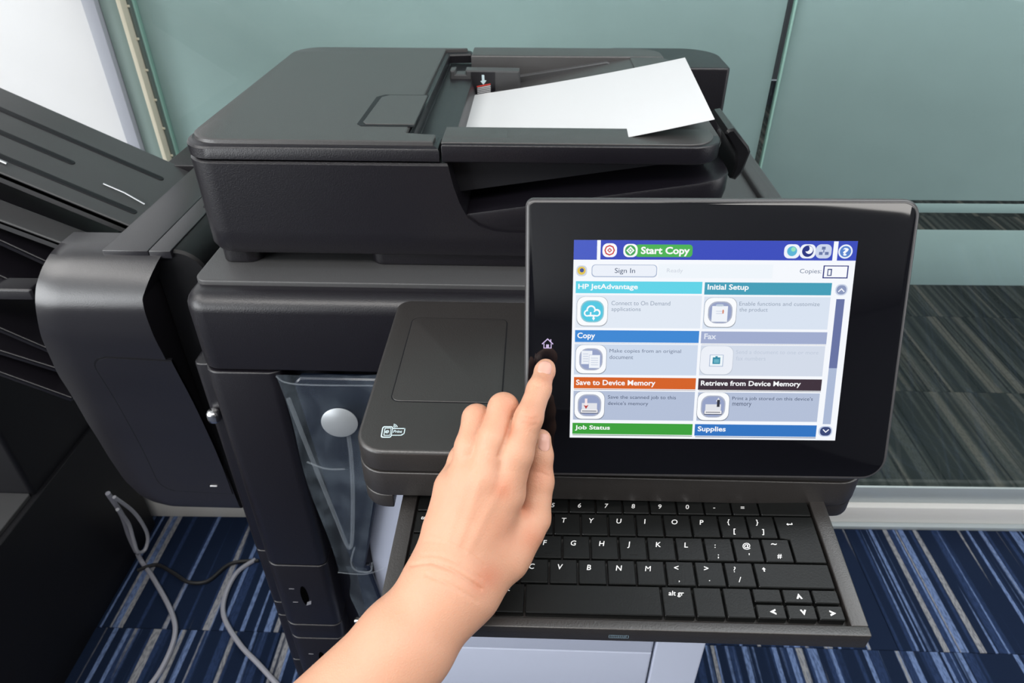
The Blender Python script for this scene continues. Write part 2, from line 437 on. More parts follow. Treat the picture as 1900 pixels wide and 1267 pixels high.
# lid: outline with the hopper mouth cut into its right side
def arc(cx, cy, r, a0, a1, n=7):
    return [(cx + r * math.cos(math.radians(a0 + (a1 - a0) * k / n)), cy + r * math.sin(math.radians(a0 + (a1 - a0) * k / n))) for k in range(n + 1)]
def lid_outline(i):
    x0, y0, y1 = -0.300 + i, 0.557 + i, 0.912 - i
    return (arc(x0 + .028, y0 + .028, .028, 180, 270) + [(-0.0785 - i, y0), (-0.0785 - i, 0.586 - i), (-0.1045 - i, 0.590 - i), (-0.1045 - i, 0.893 + i), (-0.0785 - i, 0.897 + i), (-0.0785 - i, y1)]
            + arc(x0 + .032, y1 - .032, .032, 90, 180))
b = MB(); rings = [(1.3515, 0.0), (1.3600, 0.0), (1.3618, 0.0010), (1.3626, 0.0028), (1.3632, 0.0036)]
b.loft([[(p[0], p[1], z) for p in lid_outline(i)] for z, i in rings], M_BLACK)
b.build('feeder_lid', fd, angle=30)
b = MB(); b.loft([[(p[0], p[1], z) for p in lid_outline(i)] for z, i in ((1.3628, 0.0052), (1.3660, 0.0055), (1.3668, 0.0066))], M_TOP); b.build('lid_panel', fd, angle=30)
q = [(-0.148, 0.604), (-0.1055, 0.604), (-0.1055, 0.694), (-0.143, 0.694), (-0.150, 0.687), (-0.152, 0.610)]
b = MB(); b.prism([(p[0] * 1.0, p[1]) for p in [(-0.152, 0.600), (-0.1050, 0.600), (-0.1050, 0.698), (-0.148, 0.698), (-0.1555, 0.690), (-0.1565, 0.606)]], 1.3662, 1.3671, M_DARK)
b.prism(q, 1.3665, 1.3678, M_TOP, ins=0.0004); b.build('release_latch', fd)
# inner hopper wall, under the lid on the left
b = MB(); b.box(-0.112, -0.104, 0.59, 0.895, 1.31, 1.3515, M_BLACK, 0.001); b.build('hopper_wall', fd)
# input tray: sloping floor, front and back rails
b = MB()
fl = [(-0.104, 1.3240), (-0.06, 1.3300), (0.0, 1.3415), (0.05, 1.3530), (0.09, 1.3610), (0.12, 1.3655), (0.150, 1.3664)]
cr = 0.03
def tray_y0(x):
    return 0.559 + (cr - math.sqrt(max(0, cr ** 2 - (x - (0.158 - cr)) ** 2)) if x > 0.158 - cr else 0)
prof = [(p[0], p[1]) for p in fl] + [(0.150, 1.352), (-0.0765, 1.318), (-0.104, 1.316)]
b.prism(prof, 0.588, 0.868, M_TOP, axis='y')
b.build('tray_floor', fd)
b = MB()
b.slab(-0.0765, 0.158, 0.557, 0.5885, 1.3505, 1.3660, M_BLACK, r=(0.0005, 0.028, 0.001, 0.001), bt=0.0016, bb=0.002, seg=8)
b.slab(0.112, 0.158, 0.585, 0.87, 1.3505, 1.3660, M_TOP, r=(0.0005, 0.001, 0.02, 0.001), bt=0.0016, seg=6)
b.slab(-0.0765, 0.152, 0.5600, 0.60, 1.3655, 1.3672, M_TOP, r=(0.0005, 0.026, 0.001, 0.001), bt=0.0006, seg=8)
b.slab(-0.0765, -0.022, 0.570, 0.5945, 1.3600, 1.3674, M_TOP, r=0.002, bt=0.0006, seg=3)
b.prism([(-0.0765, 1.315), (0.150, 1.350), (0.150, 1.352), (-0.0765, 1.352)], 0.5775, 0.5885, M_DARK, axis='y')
b.build('input_tray', fd)
b = MB()
b.slab(-0.0765, 0.152, 0.868, 0.912, 1.318, 1.3668, M_TOP, r=(0.0005, 0.0005, 0.03, 0.001), bt=0.002, seg=8); b.build('back_rail', fd)
b = MB(); b.prism([(-0.050, 1.334), (0.11, 1.352), (0.085, 1.362), (-0.05, 1.340)], 0.860, 0.869, M_GREY, axis='y', ins=0.001); b.build('back_rail', fd)
b = MB()
b.prism([(-0.101, 1.322), (-0.016, 1.3290), (-0.018, 1.3585), (-0.080, 1.3590), (-0.0800, 1.3545), (-0.092, 1.3545), (-0.092, 1.3590), (-0.098, 1.3585)], 0.828, 0.846, M_GREY, axis='y', ins=0.0015)
b.slab(-0.098, -0.016, 0.79, 0.84, 1.3225, 1.3245, M_GREY, r=0.004)
g = b.build('paper_guide', fd)
# loading arrow label on the guide (white arrow over a stack of lines under a red bar)
LB = Matrix.Translation((-0.060, 0.8276, 1.3415)) @ Matrix.Rotation(math.radians(90), 4, 'X')
b = MB(LB); b.flat = True
b.poly([(-.014, -.014), (.014, -.012), (.014, .016), (-.014, .016)], 0.0, M_BLACK)
b.poly([(-.0075, -.001), (.0085, .002), (.0085, .0035), (-.0075, .0005)], .0002, M_RED)
for k in range(5): b.poly([(-.0070, -.0026 - k * .0019), (.0087, .0004 - k * .0019), (.0087, .0015 - k * .0019), (-.0070, -.0015 - k * .0019)], .0002, M_OFFW)
b.poly([(-.0015, .013), (.0015, .013), (.0017, .0072), (.0040, .0068), (.0003, .0020), (-.0032, .0060), (-.0013, .0066)], .0003, M_PRINT)
b.build('loading_label', fd, smooth=False)
# output tray under the input tray
b = MB(); fo = lambda x: 1.3125 + 0.155 * x
def oring(ins, dz, bottom=False):
    pts = [(-0.058 + ins, 0.560 + ins)] + arc(0.170 - .026, 0.560 + .026, .026 - ins, 270, 360, 8) + arc(0.170 - .02, 0.90 - .02, .02 - ins, 0, 90, 5) + [(-0.058 + ins, 0.90 - ins)]
    return [(x, y, (fo(x) + dz) if not bottom else min(fo(x) + dz, 1.300)) for x, y in pts]
b.loft([oring(0.002, -0.026), oring(0, -0.016), oring(0, -0.003), oring(0.0009, -0.0009), oring(0.003, 0)], M_BLACK)
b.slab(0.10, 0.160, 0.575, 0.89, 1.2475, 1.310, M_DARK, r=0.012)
b.build('output_tray', fd)
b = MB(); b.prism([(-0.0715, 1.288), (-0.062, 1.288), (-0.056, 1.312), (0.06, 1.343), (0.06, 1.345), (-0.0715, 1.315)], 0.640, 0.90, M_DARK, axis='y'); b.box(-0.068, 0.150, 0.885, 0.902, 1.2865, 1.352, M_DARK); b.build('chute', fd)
b = MB(); b.slab(0.105, 0.257, 0.955, 1.07, 1.2475, 1.334, M_BLACK, r=(0.004, 0.006, 0.05, 0.01), bt=0.003, seg=8); b.build('hinge_cover', PR)
b = MB(); b.slab(-0.20, -0.05, 0.92, 1.05, 1.2475, 1.32, M_BLACK, r=0.01, bt=0.003); b.build('hinge_cover', PR)
b = MB()
pts = [at(u, v, y=0.63) for u, v in ((1331, 229), (1338, 221), (1349, 219), (1375, 252), (1378, 262), (1364, 298), (1351, 312), (1341, 309), (1351, 285), (1351, 262))]
b.prism([(p.x, p.z) for p in pts], 0.600, 0.662, mat('gloss_black_plastic', (0.008, 0.008, 0.009, 1), 0.2), axis='y', ins=0.002)
b.build('tray_stop', fd)

# ---- control console
CZ = 1.245
b = MB(); b.slab(-0.1145, 0.2235, 0.322, 0.509, 1.2272, CZ, M_CONS, r=(0.020, 0.020, 0.012, 0.012), bt=0.0028, bb=0.001, seg=8, bs=4)
cons = b.build('console', PR)
b = MB(); b.slab(-0.1148, 0.2238, 0.3214, 0.505, 1.2046, 1.2262, M_CONS, r=(0.020, 0.020, 0.01, 0.01), bt=0.0009, bb=0.001, seg=8)
b.slab(-0.1140, -0.0915, 0.3222, 0.50, 1.1905, 1.2040, M_CONS, r=(0.018, 0.001, 0.002, 0.002), bt=0.0008, bb=0.003, seg=8)
b.slab(0.1850, 0.2210, 0.3230, 0.50, 1.1905, 1.2040, M_CONS, r=(0.002, 0.013, 0.002, 0.002), bb=0.004, seg=6)
b.slab(-0.09, 0.185, 0.40, 0.50, 1.19, 1.204, M_DARK)
b.build('console_base', cons)
a0, a1 = at(765, 590, z=CZ), at(941, 590, z=CZ); a2, a3 = at(728, 744, z=CZ), at(930, 747, z=CZ)
X0, X1, Y0, Y1 = (a0.x + a2.x) / 2, (a1.x + a3.x) / 2, a2.y, a0.y
b = MB(); b.slab(X0 - .0008, X1 + .0008, Y0 - .0008, Y1 + .0008, CZ - .0005, CZ + 0.0001, M_DARK, r=0.0065)
b.slab(X0, X1, Y0, Y1, CZ - .0005, CZ + 0.0006, M_CONS, r=0.006, bt=0.0005); b.build('access_cover', cons)
# printed emblem on the console
def E(X, Y):
    p = at(660 + X / 11.875, 740 + Y / 11.88, z=CZ); return (p.x, p.y)
b = MB(); b.flat = True; z = CZ + .0001
def sk(pts): return [E(*p) for p in pts]
def rr(x0, y0, x1, y1, r, sh):
    return [E(px - (py - y0) * sh, py) for px, py in rrect(x0, x1, y0, y1, r, 4)]
b.ringpoly(rr(590, 605, 830, 857, 45, .18), rr(612, 628, 808, 833, 30, .18), z, M_PRINT)
b.ringpoly(rr(640, 640, 790, 812, 14, .18), rr(655, 655, 775, 797, 10, .18), z, M_PRINT)
for tx, (x0, y0, x1, y1) in (('e', (640, 692, 742, 758)), ('Print', (822, 692, 1030, 748))):
    p, q_ = E(x0, y1), E(x1, y0); b.text(tx, p[0], q_[0], p[1], q_[1], z, M_PRINT, bold=0.02, shear=0.1)
for pl in (((822, 645), (1098, 645), (1098, 665), (822, 665)), ((1078, 645), (1098, 645), (1075, 770), (1055, 770)), ((795, 795), (1010, 795), (1005, 812), (792, 812)), ((985, 795), (1060, 760), (1075, 768), (1012, 812))):
    b.poly(sk(pl), z, M_PRINT)
for R in (45, 75, 108):
    o_ = [(820 + R * math.cos(math.radians(a)), 640 - R * .85 * math.sin(math.radians(a))) for a in range(10, 81, 14)]
    i_ = [(820 + (R - 16) * math.cos(math.radians(a)), 640 - (R - 16) * .85 * math.sin(math.radians(a))) for a in range(10, 81, 14)]
    for k in range(5): b.poly(sk([o_[k], o_[k + 1], i_[k + 1], i_[k]]), z, M_PRINT)
b.build('printed_emblem', cons, smooth=False)

# ---- touchscreen panel (local frame: x right, y up the glass, z out of the glass)
PM = Matrix(((0.99994445, -0.01010594, 0.002995, 0.02511684), (0.00654907, 0.37304536, -0.92778999, 0.36720324), (0.00825892, 0.92775807, 0.37309082, 1.37558556), (0, 0, 0, 1)))
PMI = PM.inverted()
def pl(u, v):
    r = ray(u, v); n = PM.to_3x3() @ Vector((0, 0, 1)); o_ = PM.translation
    t_ = n.dot(o_ - CO) / n.dot(r); p = PMI @ (CO + r * t_)
    return (p.x, p.y)
b = MB(PM)
b.slab(-0.0290, 0.1990, -0.1495, 0.0245, -0.014, -0.0006, M_RIM, r=(0.012, 0.016, 0.010, 0.005), bt=0.0025, bb=0.004, seg=8, bs=4)
panel = b.build('control_panel', PR)
b = MB(PM); b.slab(-0.0268, 0.1962, -0.1470, 0.0222, -0.001, 0.0000, M_GLASSBLK, r=(0.010, 0.013, 0.008, 0.0035), bt=0.0003, seg=8, bs=2)
b.build('front_glass', panel)
b = MB(PM); b.slab(0.02, 0.14, -0.148, -0.05, -0.045, -0.012, M_DARK, r=0.01, bb=0.006)
b.build('tilt_bracket', panel)
S = MB(PM); S.flat = True
def Z7(X, Y): return pl(1040 + X / 2.879, 420 + Y / 2.879)
LZ = [0.00015]
def R_(x0, y0, x1, y1, c, lay=0, r=0.0):
    p, q_ = Z7(x0, y0), Z7(x1, y1)
    z = 0.00012 + lay * 0.00006
    if r: S.poly(rrect(min(p[0], q_[0]), max(p[0], q_[0]), q_[1], p[1], r), z, emis(c))
    else: S.poly([(p[0], q_[1]), (q_[0], q_[1]), (q_[0], p[1]), (p[0], p[1])], z, emis(c))
def T_(s_, x0, y0, x1, y1, c, bold=0.0, lay=6):
    p, q_ = Z7(x0, y0), Z7(x1, y1)
    S.text(s_, p[0], q_[0], q_[1], p[1], 0.00012 + lay * 0.00006, emis(c), bold=bold)
def D_(X, Y, r, c, lay, n=20, ry=None, a0=0, a1=360):
    p = Z7(X, Y); k = r / 2.879 * 0.164 / 510; k2 = (ry or r) / 2.879 * 0.164 / 510
    pts = [(p[0] + k * math.cos(math.radians(a0 + (a1 - a0) * i / n)), p[1] + k2 * math.sin(math.radians(a0 + (a1 - a0) * i / n))) for i in range(n)]
    S.poly(pts, 0.00012 + lay * 0.00006, emis(c))
R_(72, 72, 1466, 1143, (246, 249, 254))
R_(72, 72, 1577, 183, (58, 76, 188), 1)
R_(72, 72, 195, 178, (72, 92, 196), 2)
R_(196, 73, 212, 184, (246, 249, 254), 2); R_(1461, 80, 1474, 187, (246, 249, 254), 2)
R_(400, 96, 703, 164, (76, 178, 84), 2, .002); R_(225, 90, 300, 164, (250, 250, 252), 3, .003); R_(337, 93, 410, 164, (250, 252, 250), 3, .003)
D_(262, 127, 28, (205, 60, 60), 4, 8); D_(262, 127, 21, (250, 250, 252), 5, 8); D_(262, 127, 13, (205, 80, 80), 6, 4); D_(262, 127, 5, (250, 250, 252), 7, 8)
D_(373, 128, 28, (70, 165, 90), 4); D_(373, 128, 22, (250, 252, 250), 5, 4); D_(373, 128, 12, (70, 165, 90), 6, 4); D_(373, 128, 6, (250, 252, 250), 7, 8)
T_('Start Copy', 430, 108, 688, 160, (252, 252, 252), .03)
for x0 in (1197, 1281, 1366): R_(x0, 95, x0 + 77, 171, (240, 244, 252) if x0 < 1300 else (205, 214, 236), 3, .003)
D_(1236, 132, 26, (90, 180, 215), 4); D_(1243, 122, 12, (150, 225, 190), 5)
D_(1320, 132, 30, (40, 52, 130), 4); D_(1327, 126, 20, (245, 248, 255), 5); D_(1314, 118, 15, (40, 52, 130), 6)
for dx, dy in ((0, -16), (-16, 12), (16, 12)): R_(1405 + dx - 9, 132 + dy - 8, 1405 + dx + 9, 132 + dy + 8, (105, 120, 165), 4)
R_(1403, 125, 1407, 140, (105, 120, 165), 4)
D_(1521, 134, 37, (235, 242, 252), 3, 28); D_(1521, 134, 29, (88, 132, 205), 4, 28); T_('?', 1508, 114, 1534, 156, (250, 252, 255), .03)
R_(85, 208, 141, 266, (205, 213, 228), 1, .0025); D_(112, 236, 22, (226, 196, 80), 3); D_(114, 234, 11, (70, 84, 150), 4)
R_(167, 203, 514, 272, (168, 182, 208), 1, .0022); R_(171, 206, 510, 267, (236, 241, 250), 2, .002)
R_(525, 200, 1130, 278, (240, 246, 252), 1)
T_('Sign In', 290, 222, 397, 257, (62, 78, 108)); T_('Ready', 568, 224, 652, 252, (206, 212, 222)); T_('Copies:', 1278, 226, 1390, 257, (110, 124, 150))
R_(1405, 208, 1532, 278, (52, 60, 128), 2); R_(1411, 213, 1526, 272, (248, 250, 254), 3); R_(1426, 226, 1446, 264, (70, 82, 130), 4); T_('1', 1430, 232, 1440, 259, (244, 248, 255))
blocks = [  # lower rows dimmer: the screen's viewing-angle falloff is put into the colours
    ((82, 292, 754, 360), (96, 212, 232), 'HP JetAdvantage', (95, 306, 412, 343), (82, 366, 745, 545), (226, 234, 245), (90, 375, 248, 530), ('Connect to On Demand', (272, 397, 585, 422)), ('applications', (272, 430, 427, 458)), (150, 162, 180)),
    ((771, 298, 1443, 368), (68, 158, 184), 'Initial Setup', (786, 308, 1003, 347), (768, 374, 1424, 551), (218, 228, 242), (773, 380, 931, 537), ('Enable functions and customize', (955, 401, 1382, 425)), ('the product', (955, 433, 1104, 461)), (150, 162, 180)),
    ((78, 553, 737, 622), (62, 136, 212), 'Copy', (90, 566, 184, 606), (75, 628, 724, 796), (206, 218, 236), (83, 632, 241, 785), ('Make copies from an original', (262, 653, 642, 681)), ('document', (262, 686, 387, 708)), (110, 122, 145)),
    ((752, 560, 1418, 629), (160, 172, 206), 'Fax', (768, 571, 830, 602), (750, 634, 1397, 801), (212, 220, 234), (752, 638, 913, 790), ('Send a document to one or more', (937, 659, 1375, 683)), ('fax numbers', (937, 692, 1093, 716)), (192, 202, 218)),
    ((72, 804, 720, 870), (214, 98, 34), 'Save to Device Memory', (83, 817, 505, 858), (70, 877, 708, 1038), (180, 192, 216), (77, 880, 231, 1028), ('Save the scanned job to this', (253, 900, 615, 928)), ("device's memory", (253, 933, 467, 960)), (72, 84, 110)),
    ((737, 811, 1390, 878), (62, 48, 58), 'Retrieve from Device Memory', (750, 822, 1280, 862), (735, 885, 1369, 1044), (180, 192, 216), (735, 886, 893, 1035), ("Print a job stored on this device's", (917, 907, 1345, 935)), ('memory', (917, 940, 1017, 965)), (72, 84, 110)),
    ((64, 1048, 702, 1114), (60, 160, 58), 'Job Status', (77, 1060, 263, 1091), None, None, None, None, None, None),
    ((718, 1055, 1362, 1124), (48, 116, 194), 'Supplies', (733, 1066, 880, 1102), None, None, None, None, None, None)]
for hd, hc, ht, htb, bd, bc, ic, l1, l2, tc in blocks:
    R_(*hd, hc, 2); R_(hd[0], hd[3], hd[2], hd[3] + 4, tuple(int(c * .62) for c in hc), 2)
    T_(ht, *htb, (250, 252, 254) if ht != 'Fax' else (224, 230, 242), .022)
    if bd:
        R_(*bd, bc, 1)
        fax = ht == 'Fax'
        R_(ic[0] - 2, ic[1] - 1, ic[2] + 2, ic[3] + 4, tuple(int(c * (.9 if fax else .68)) for c in bc), 2, .0045); R_(*ic, (250, 252, 255) if not fax else (236, 240, 248), 3, .0045)
        T_(l1[0], *l1[1], tc); T_(l2[0], *l2[1], tc)
        cx_, cy_ = (ic[0] + ic[2]) / 2, (ic[1] + ic[3]) / 2
        inner = {'HP JetAdvantage': (84, 200, 226), 'Fax': (236, 240, 248)}.get(ht, (150, 162, 198))
        if not fax: R_(cx_ - 61, cy_ - 59, cx_ + 61, cy_ + 60, tuple(int(c * .5 + 100) for c in inner), 4, .0052); R_(cx_ - 55, cy_ - 53, cx_ + 55, cy_ + 54, inner, 5, .0048)
        if ht.startswith('HP'):
            for dx, dy, r_ in ((-26, 10, 19), (-6, -8, 25), (24, 8, 21)): D_(cx_ + dx, cy_ + dy, r_, (250, 252, 255), 6)
            R_(cx_ - 28, cy_ + 4, cx_ + 26, cy_ + 28, (250, 252, 255), 6)
            for dx, dy, r_ in ((-26, 10, 11), (-6, -7, 17), (24, 9, 12)): D_(cx_ + dx, cy_ + dy, r_, inner, 7)
            R_(cx_ - 24, cy_ + 4, cx_ + 24, cy_ + 19, inner, 7)
            R_(cx_ - 12, cy_ + 4, cx_ - 5, cy_ + 26, (250, 252, 255), 8); R_(cx_ + 3, cy_ + 20, cx_ + 11, cy_ + 42, (250, 252, 255), 8); D_(cx_ + 7, cy_ + 40, 10, (250, 252, 255), 8, 3, a0=-90, a1=270)
        elif ht.startswith('Init'):
            R_(cx_ - 42, cy_ - 34, cx_ + 36, cy_ + 50, (240, 244, 250), 6); R_(cx_ - 22, cy_ - 44, cx_ + 18, cy_ - 32, (190, 204, 220), 7, .001)
            R_(cx_ - 22, cy_ - 8, cx_ + 22, cy_ - 4, (205, 212, 228), 7); R_(cx_ - 22, cy_ + 4, cx_ + 12, cy_ + 8, (205, 212, 228), 7); R_(cx_ + 12, cy_ - 14, cx_ + 18, cy_ + 6, (214, 130, 100), 8)
        elif ht == 'Copy':
            R_(cx_ - 50, cy_ - 46, cx_ + 6, cy_ + 26, (236, 240, 248), 6); R_(cx_ - 10, cy_ - 24, cx_ + 48, cy_ + 48, (190, 200, 220), 7); R_(cx_ - 8, cy_ - 22, cx_ + 46, cy_ + 46, (240, 244, 250), 8)
            for k in range(4): R_(cx_ - 42, cy_ - 30 + k * 13, cx_ - 14, cy_ - 27 + k * 13, (186, 196, 216), 7); R_(cx_ + 0, cy_ - 8 + k * 12, cx_ + 38, cy_ - 5 + k * 12, (186, 196, 216), 9)
        elif fax:
            R_(cx_ - 36, cy_ - 30, cx_ + 34, cy_ + 34, (176, 190, 214), 5); R_(cx_ - 32, cy_ - 27, cx_ + 30, cy_ + 30, (240, 248, 252), 6); R_(cx_ - 20, cy_ - 16, cx_ + 18, cy_ + 20, (56, 140, 166), 7)
            R_(cx_ - 14, cy_ - 6, cx_ + 12, cy_ + 14, (104, 178, 196), 8); R_(cx_ - 6, cy_ - 22, cx_ + 6, cy_ - 14, (56, 140, 166), 7)
        else:
            R_(cx_ - 40, cy_ - 12, cx_ + 40, cy_ + 26, (226, 228, 234), 6); R_(cx_ - 48, cy_ + 22, cx_ + 46, cy_ + 44, (70, 74, 88), 6); R_(cx_ - 46, cy_ + 22, cx_ + 44, cy_ + 40, (242, 242, 246), 7); R_(cx_ - 40, cy_ + 28, cx_ + 38, cy_ + 33, (80, 84, 96), 8)
            up = ht.startswith('Ret'); ax = cx_ + (28 if up else -18)
            R_(ax - 6, cy_ - 36, ax + 6, cy_ + 2, (250, 232, 232) if not up else (50, 52, 62), 8)
            D_(ax, cy_ + (6 if not up else -34), 15, (180, 60, 60) if not up else (230, 232, 238), 7, 3, a0=(-90 if not up else 90), a1=(270 if not up else 450))
R_(1434, 762, 1449, 1056, (166, 182, 214), 1) if False else None
R_(1471, 388, 1449, 1056, (166, 182, 214), 1) if False else None
p, q_ = Z7(1473, 388), Z7(1476, 757); xs0, xs1 = p[0], q_[0]
q3 = Z7(1430, 1056)
S.poly([(xs0, q3[1]), (xs1, q3[1]), (xs1, p[1]), (xs0, p[1])], 0.00018, emis((172, 186, 214)))
S.poly([(xs0, q_[1]), (xs1, q_[1]), (xs1, p[1]), (xs0, p[1])], 0.00024, emis((104, 116, 164)))
R_(1470, 308, 1529, 369, (205, 214, 232), 2, .003); R_(1476, 314, 1523, 363, (140, 152, 188), 3, .0025)
R_(1381, 1065, 1447, 1122, (190, 202, 228), 2, .003); R_(1388, 1070, 1441, 1117, (56, 70, 118), 3, .0025)
for X, Y, sg in ((1499, 338, 1), (1415, 1093, -1)):
    p = Z7(X, Y); a_, t_ = 0.0020, 0.0009
    S.poly([(p[0] - a_, p[1] - sg * a_ / 2), (p[0], p[1] + sg * a_ / 2), (p[0], p[1] + sg * (a_ / 2 - t_)), (p[0] - a_ + t_ / 2, p[1] - sg * (a_ / 2 + t_ / 2))], .0005, emis((245, 248, 255)))
    S.poly([(p[0] + a_, p[1] - sg * a_ / 2), (p[0], p[1] + sg * a_ / 2), (p[0], p[1] + sg * (a_ / 2 - t_)), (p[0] + a_ - t_ / 2, p[1] - sg * (a_ / 2 + t_ / 2))], .0005, emis((245, 248, 255)))
scr = S.build('touchscreen', panel, smooth=False)
# lit home symbol
b = MB(PM); b.flat = True
hx, hy = pl(1016, 637); k = 0.0031
def hp(pts): return [(hx + x * k, hy + y * k) for x, y in pts]
EH = emis((206, 188, 226))
b.poly(hp([(-1.15, -.05), (0, 1.05), (0, .75), (-1.0, -.22)]), .0002, EH); b.poly(hp([(1.15, -.05), (0, 1.05), (0, .75), (1.0, -.22)]), .0002, EH)
b.poly(hp([(-.8, -.1), (-.62, .05), (-.62, -1), (-.8, -1)]), .0002, EH); b.poly(hp([(.8, -.1), (.62, .05), (.62, -1), (.8, -1)]), .0002, EH)
b.poly(hp([(-.8, -1), (.8, -1), (.8, -.84), (-.8, -.84)]), .0002, EH); b.poly(hp([(-.28, -.84), (.28, -.84), (.28, -.2), (-.28, -.2)]), .0002, EH)
b.poly(hp([(.5, .5), (.72, .3), (.72, .85), (.5, .85)]), .0002, EH)
b.build('home_symbol', panel, smooth=False)

# ---- pull-out keyboard (local frame: x right, y away, z up out of the keys)
KM = Matrix(((0.9987, 0.0222, -0.0465, 0.0360), (-0.0259, 0.9964, -0.0811, 0.3143), (0.0445, 0.0822, 0.9956, 1.1998), (0, 0, 0, 1)))
b = MB(KM)
b.slab(-0.1230, 0.1618, -0.0815, 0.045, -0.013, -0.0052, M_CONS, r=0.0015, bb=0.0012, seg=3)
b.slab(-0.1230, 0.1618, -0.0815, -0.0752, -0.0053, 0.0008, M_CONS, r=0.0012, bt=0.0008, seg=3)
b.slab(-0.1230, -0.1125, -0.0755, 0.045, -0.0053, 0.0008, M_CONS, r=0.0008, bt=0.0006, seg=2)
b.slab(0.1522, 0.1618, -0.0755, 0.030, -0.0053, 0.0008, M_CONS, r=0.0008, bt=0.0006, seg=2)
kt = b.build('keyboard_tray', PR)
p = KM.inverted() @ at(1155, 1181, y=0.235)
b = MB(KM); b.flat = True
def KF(x, z): return (x, -0.08165, z)
fx, fz = 0.0205, -0.0070
def kq(x0, x1, z0, z1): b.add([KF(fx + x0, fz + z0), KF(fx + x1, fz + z0), KF(fx + x1, fz + z1), KF(fx + x0, fz + z1)], [(0, 1, 2, 3)], mat('grey_blue_print', rgb(110, 130, 142), 0.5))
kq(-.0058, .0058, -.0018, -.0014); kq(-.0058, .0058, .0014, .0018); kq(-.0058, -.0054, -.0018, .0018); kq(.0054, .0058, -.0018, .0018)
for r_ in range(3):
    for c_ in range(9): kq(-.0048 + c_ * .00108, -.0041 + c_ * .00108, -.0011 + r_ * .0009, -.0006 + r_ * .0009)
b.build('keyboard_symbol', kt, smooth=False)

PT = 0.018; G_ = 0.0006
def key(u0, u1, v0, v1, legends=(), shape=None, ridge=False):
    """u in key pitches along a row, v in rows down from the top of the Q row; legends = (text, du, dv, height) from the key's top left corner"""
    b = MB(KM)
    x0, x1, y1, y0 = u0 * PT + G_, u1 * PT - G_, -v0 * PT * .97 - G_, -v1 * PT * .97 + G_
    if shape is None:
        b.slab(x0, x1, y0, y1, -0.0055, 0.0, M_KEY, r=0.0006, bt=0.0005, seg=1, bs=1)
    else:
        b.prism(shape, -0.0055, 0.0, M_KEY, ins=0.0004)
    for tx, du, dv, h in legends:
        lx, ly = x0 + du * PT, y1 - dv * PT
        if tx in ('<<', '>>', '^^', 'vv'):
            s_ = h; rot_ = {'<<': 90, '>>': -90, '^^': 0, 'vv': 180}[tx]; c, sn = math.cos(math.radians(rot_)), math.sin(math.radians(rot_))
            P_ = [(0, .5), (.5, -.45), (.22, -.5), (0, -.12), (-.22, -.5), (-.5, -.45)]
            b.poly([(lx + s_ * (x * c - y * sn), ly + s_ * (x * sn + y * c)) for x, y in P_][:4], 0.00012, M_LEG)
            b.poly([(lx + s_ * (x * c - y * sn), ly + s_ * (x * sn + y * c)) for x, y in [P_[0], P_[3], P_[4], P_[5]]], 0.00012, M_LEG)
        elif tx in ('enter', 'shift'):
            if tx == 'enter':
                b.poly([(lx, ly), (lx + .0012, ly + .0010), (lx + .0012, ly - .0010)], .00012, M_LEG)
                b.poly([(lx + .0012, ly - .0003), (lx + .0040, ly - .0003), (lx + .0040, ly + .0003), (lx + .0012, ly + .0003)], .00012, M_LEG)
                b.poly([(lx + .0035, ly), (lx + .0040, ly), (lx + .0040, ly + .0012), (lx + .0035, ly + .0012)], .00012, M_LEG)
            else:
                b.poly([(lx - .0012, ly - .0014), (lx + .0012, ly - .0014), (lx, ly)], .00012, M_LEG)
                b.poly([(lx - .0004, ly - .0030), (lx + .0004, ly - .0030), (lx + .0004, ly - .0014), (lx - .0004, ly - .0014)], .00012, M_LEG)
        else:
            v_, f_, bb = text_mesh(tx, 0.0 if tx in 'M?' else 0.012, 0.18)
            ref = text_mesh('H' if len(tx) == 1 else 'l', 0.012, 0.18)[2][3]
            k = h / ref
            b.add([(lx + (p_[0] - bb[0]) * k, ly - h + p_[1] * k, 0.00012) for p_ in v_], f_, M_LEG)
    if ridge: b.box(x0 + .006, x1 - .006, y0 + .0030, y0 + .0035, -.0002, 0.0003, M_KEY, .0001)
    return b.build('key', kt, angle=20)
LH = 0.0036
def letters(row, v, u_first, skip=None):
    for i, c in enumerate(row):
        key(u_first + i, u_first + i + 1, v, v + 1, [(c, .27, .20, LH)] if c.strip() else [], ridge=c in 'FJ')
# number row (its far half stays under the console)
key(-6.2, -5.43, -1, 0)
for i, c in enumerate('1234567890-='):
    key(-5.43 + i, -4.43 + i, -1, 0, [(c, .30, .50, 0.0034)])
key(6.57, 8.40, -1, 0)
# Q row
key(-6.2, -5, 0, 1, [('tab', .2, .2, .0028)]); letters('QWERTYUIOP', 0, -5)
key(5, 6, 0, 1, [('{', .27, .16, .0034), ('[', .40, .55, .0034)]); key(6, 7, 0, 1, [('}', .27, .16, .0034), (']', .40, .55, .0034)])
xa, xb, xc = 7.0 * PT + G_, 7.317 * PT + G_, 8.40 * PT - G_
key(7.0, 8.4, 0, 2, [('enter', .35, .33, LH)], shape=[(xa, -G_), (xa, -.97 * PT + G_), (xb, -.97 * PT - G_), (xb, -2 * .97 * PT + G_), (xc, -2 * .97 * PT + G_), (xc, -G_)])
# A row
key(-6.2, -4.683, 1, 2); letters('ASDFGHJKL', 1, -4.683)
key(4.317, 5.317, 1, 2, [(':', .32, .20, .0034), (';', .36, .60, .0034)]); key(5.317, 6.317, 1, 2, [('@', .30, .18, .0036), ("'", .45, .60, .0034)])
key(6.317, 7.317, 1, 2, [('~', .30, .05, .0044), ('#', .40, .58, .0032)])
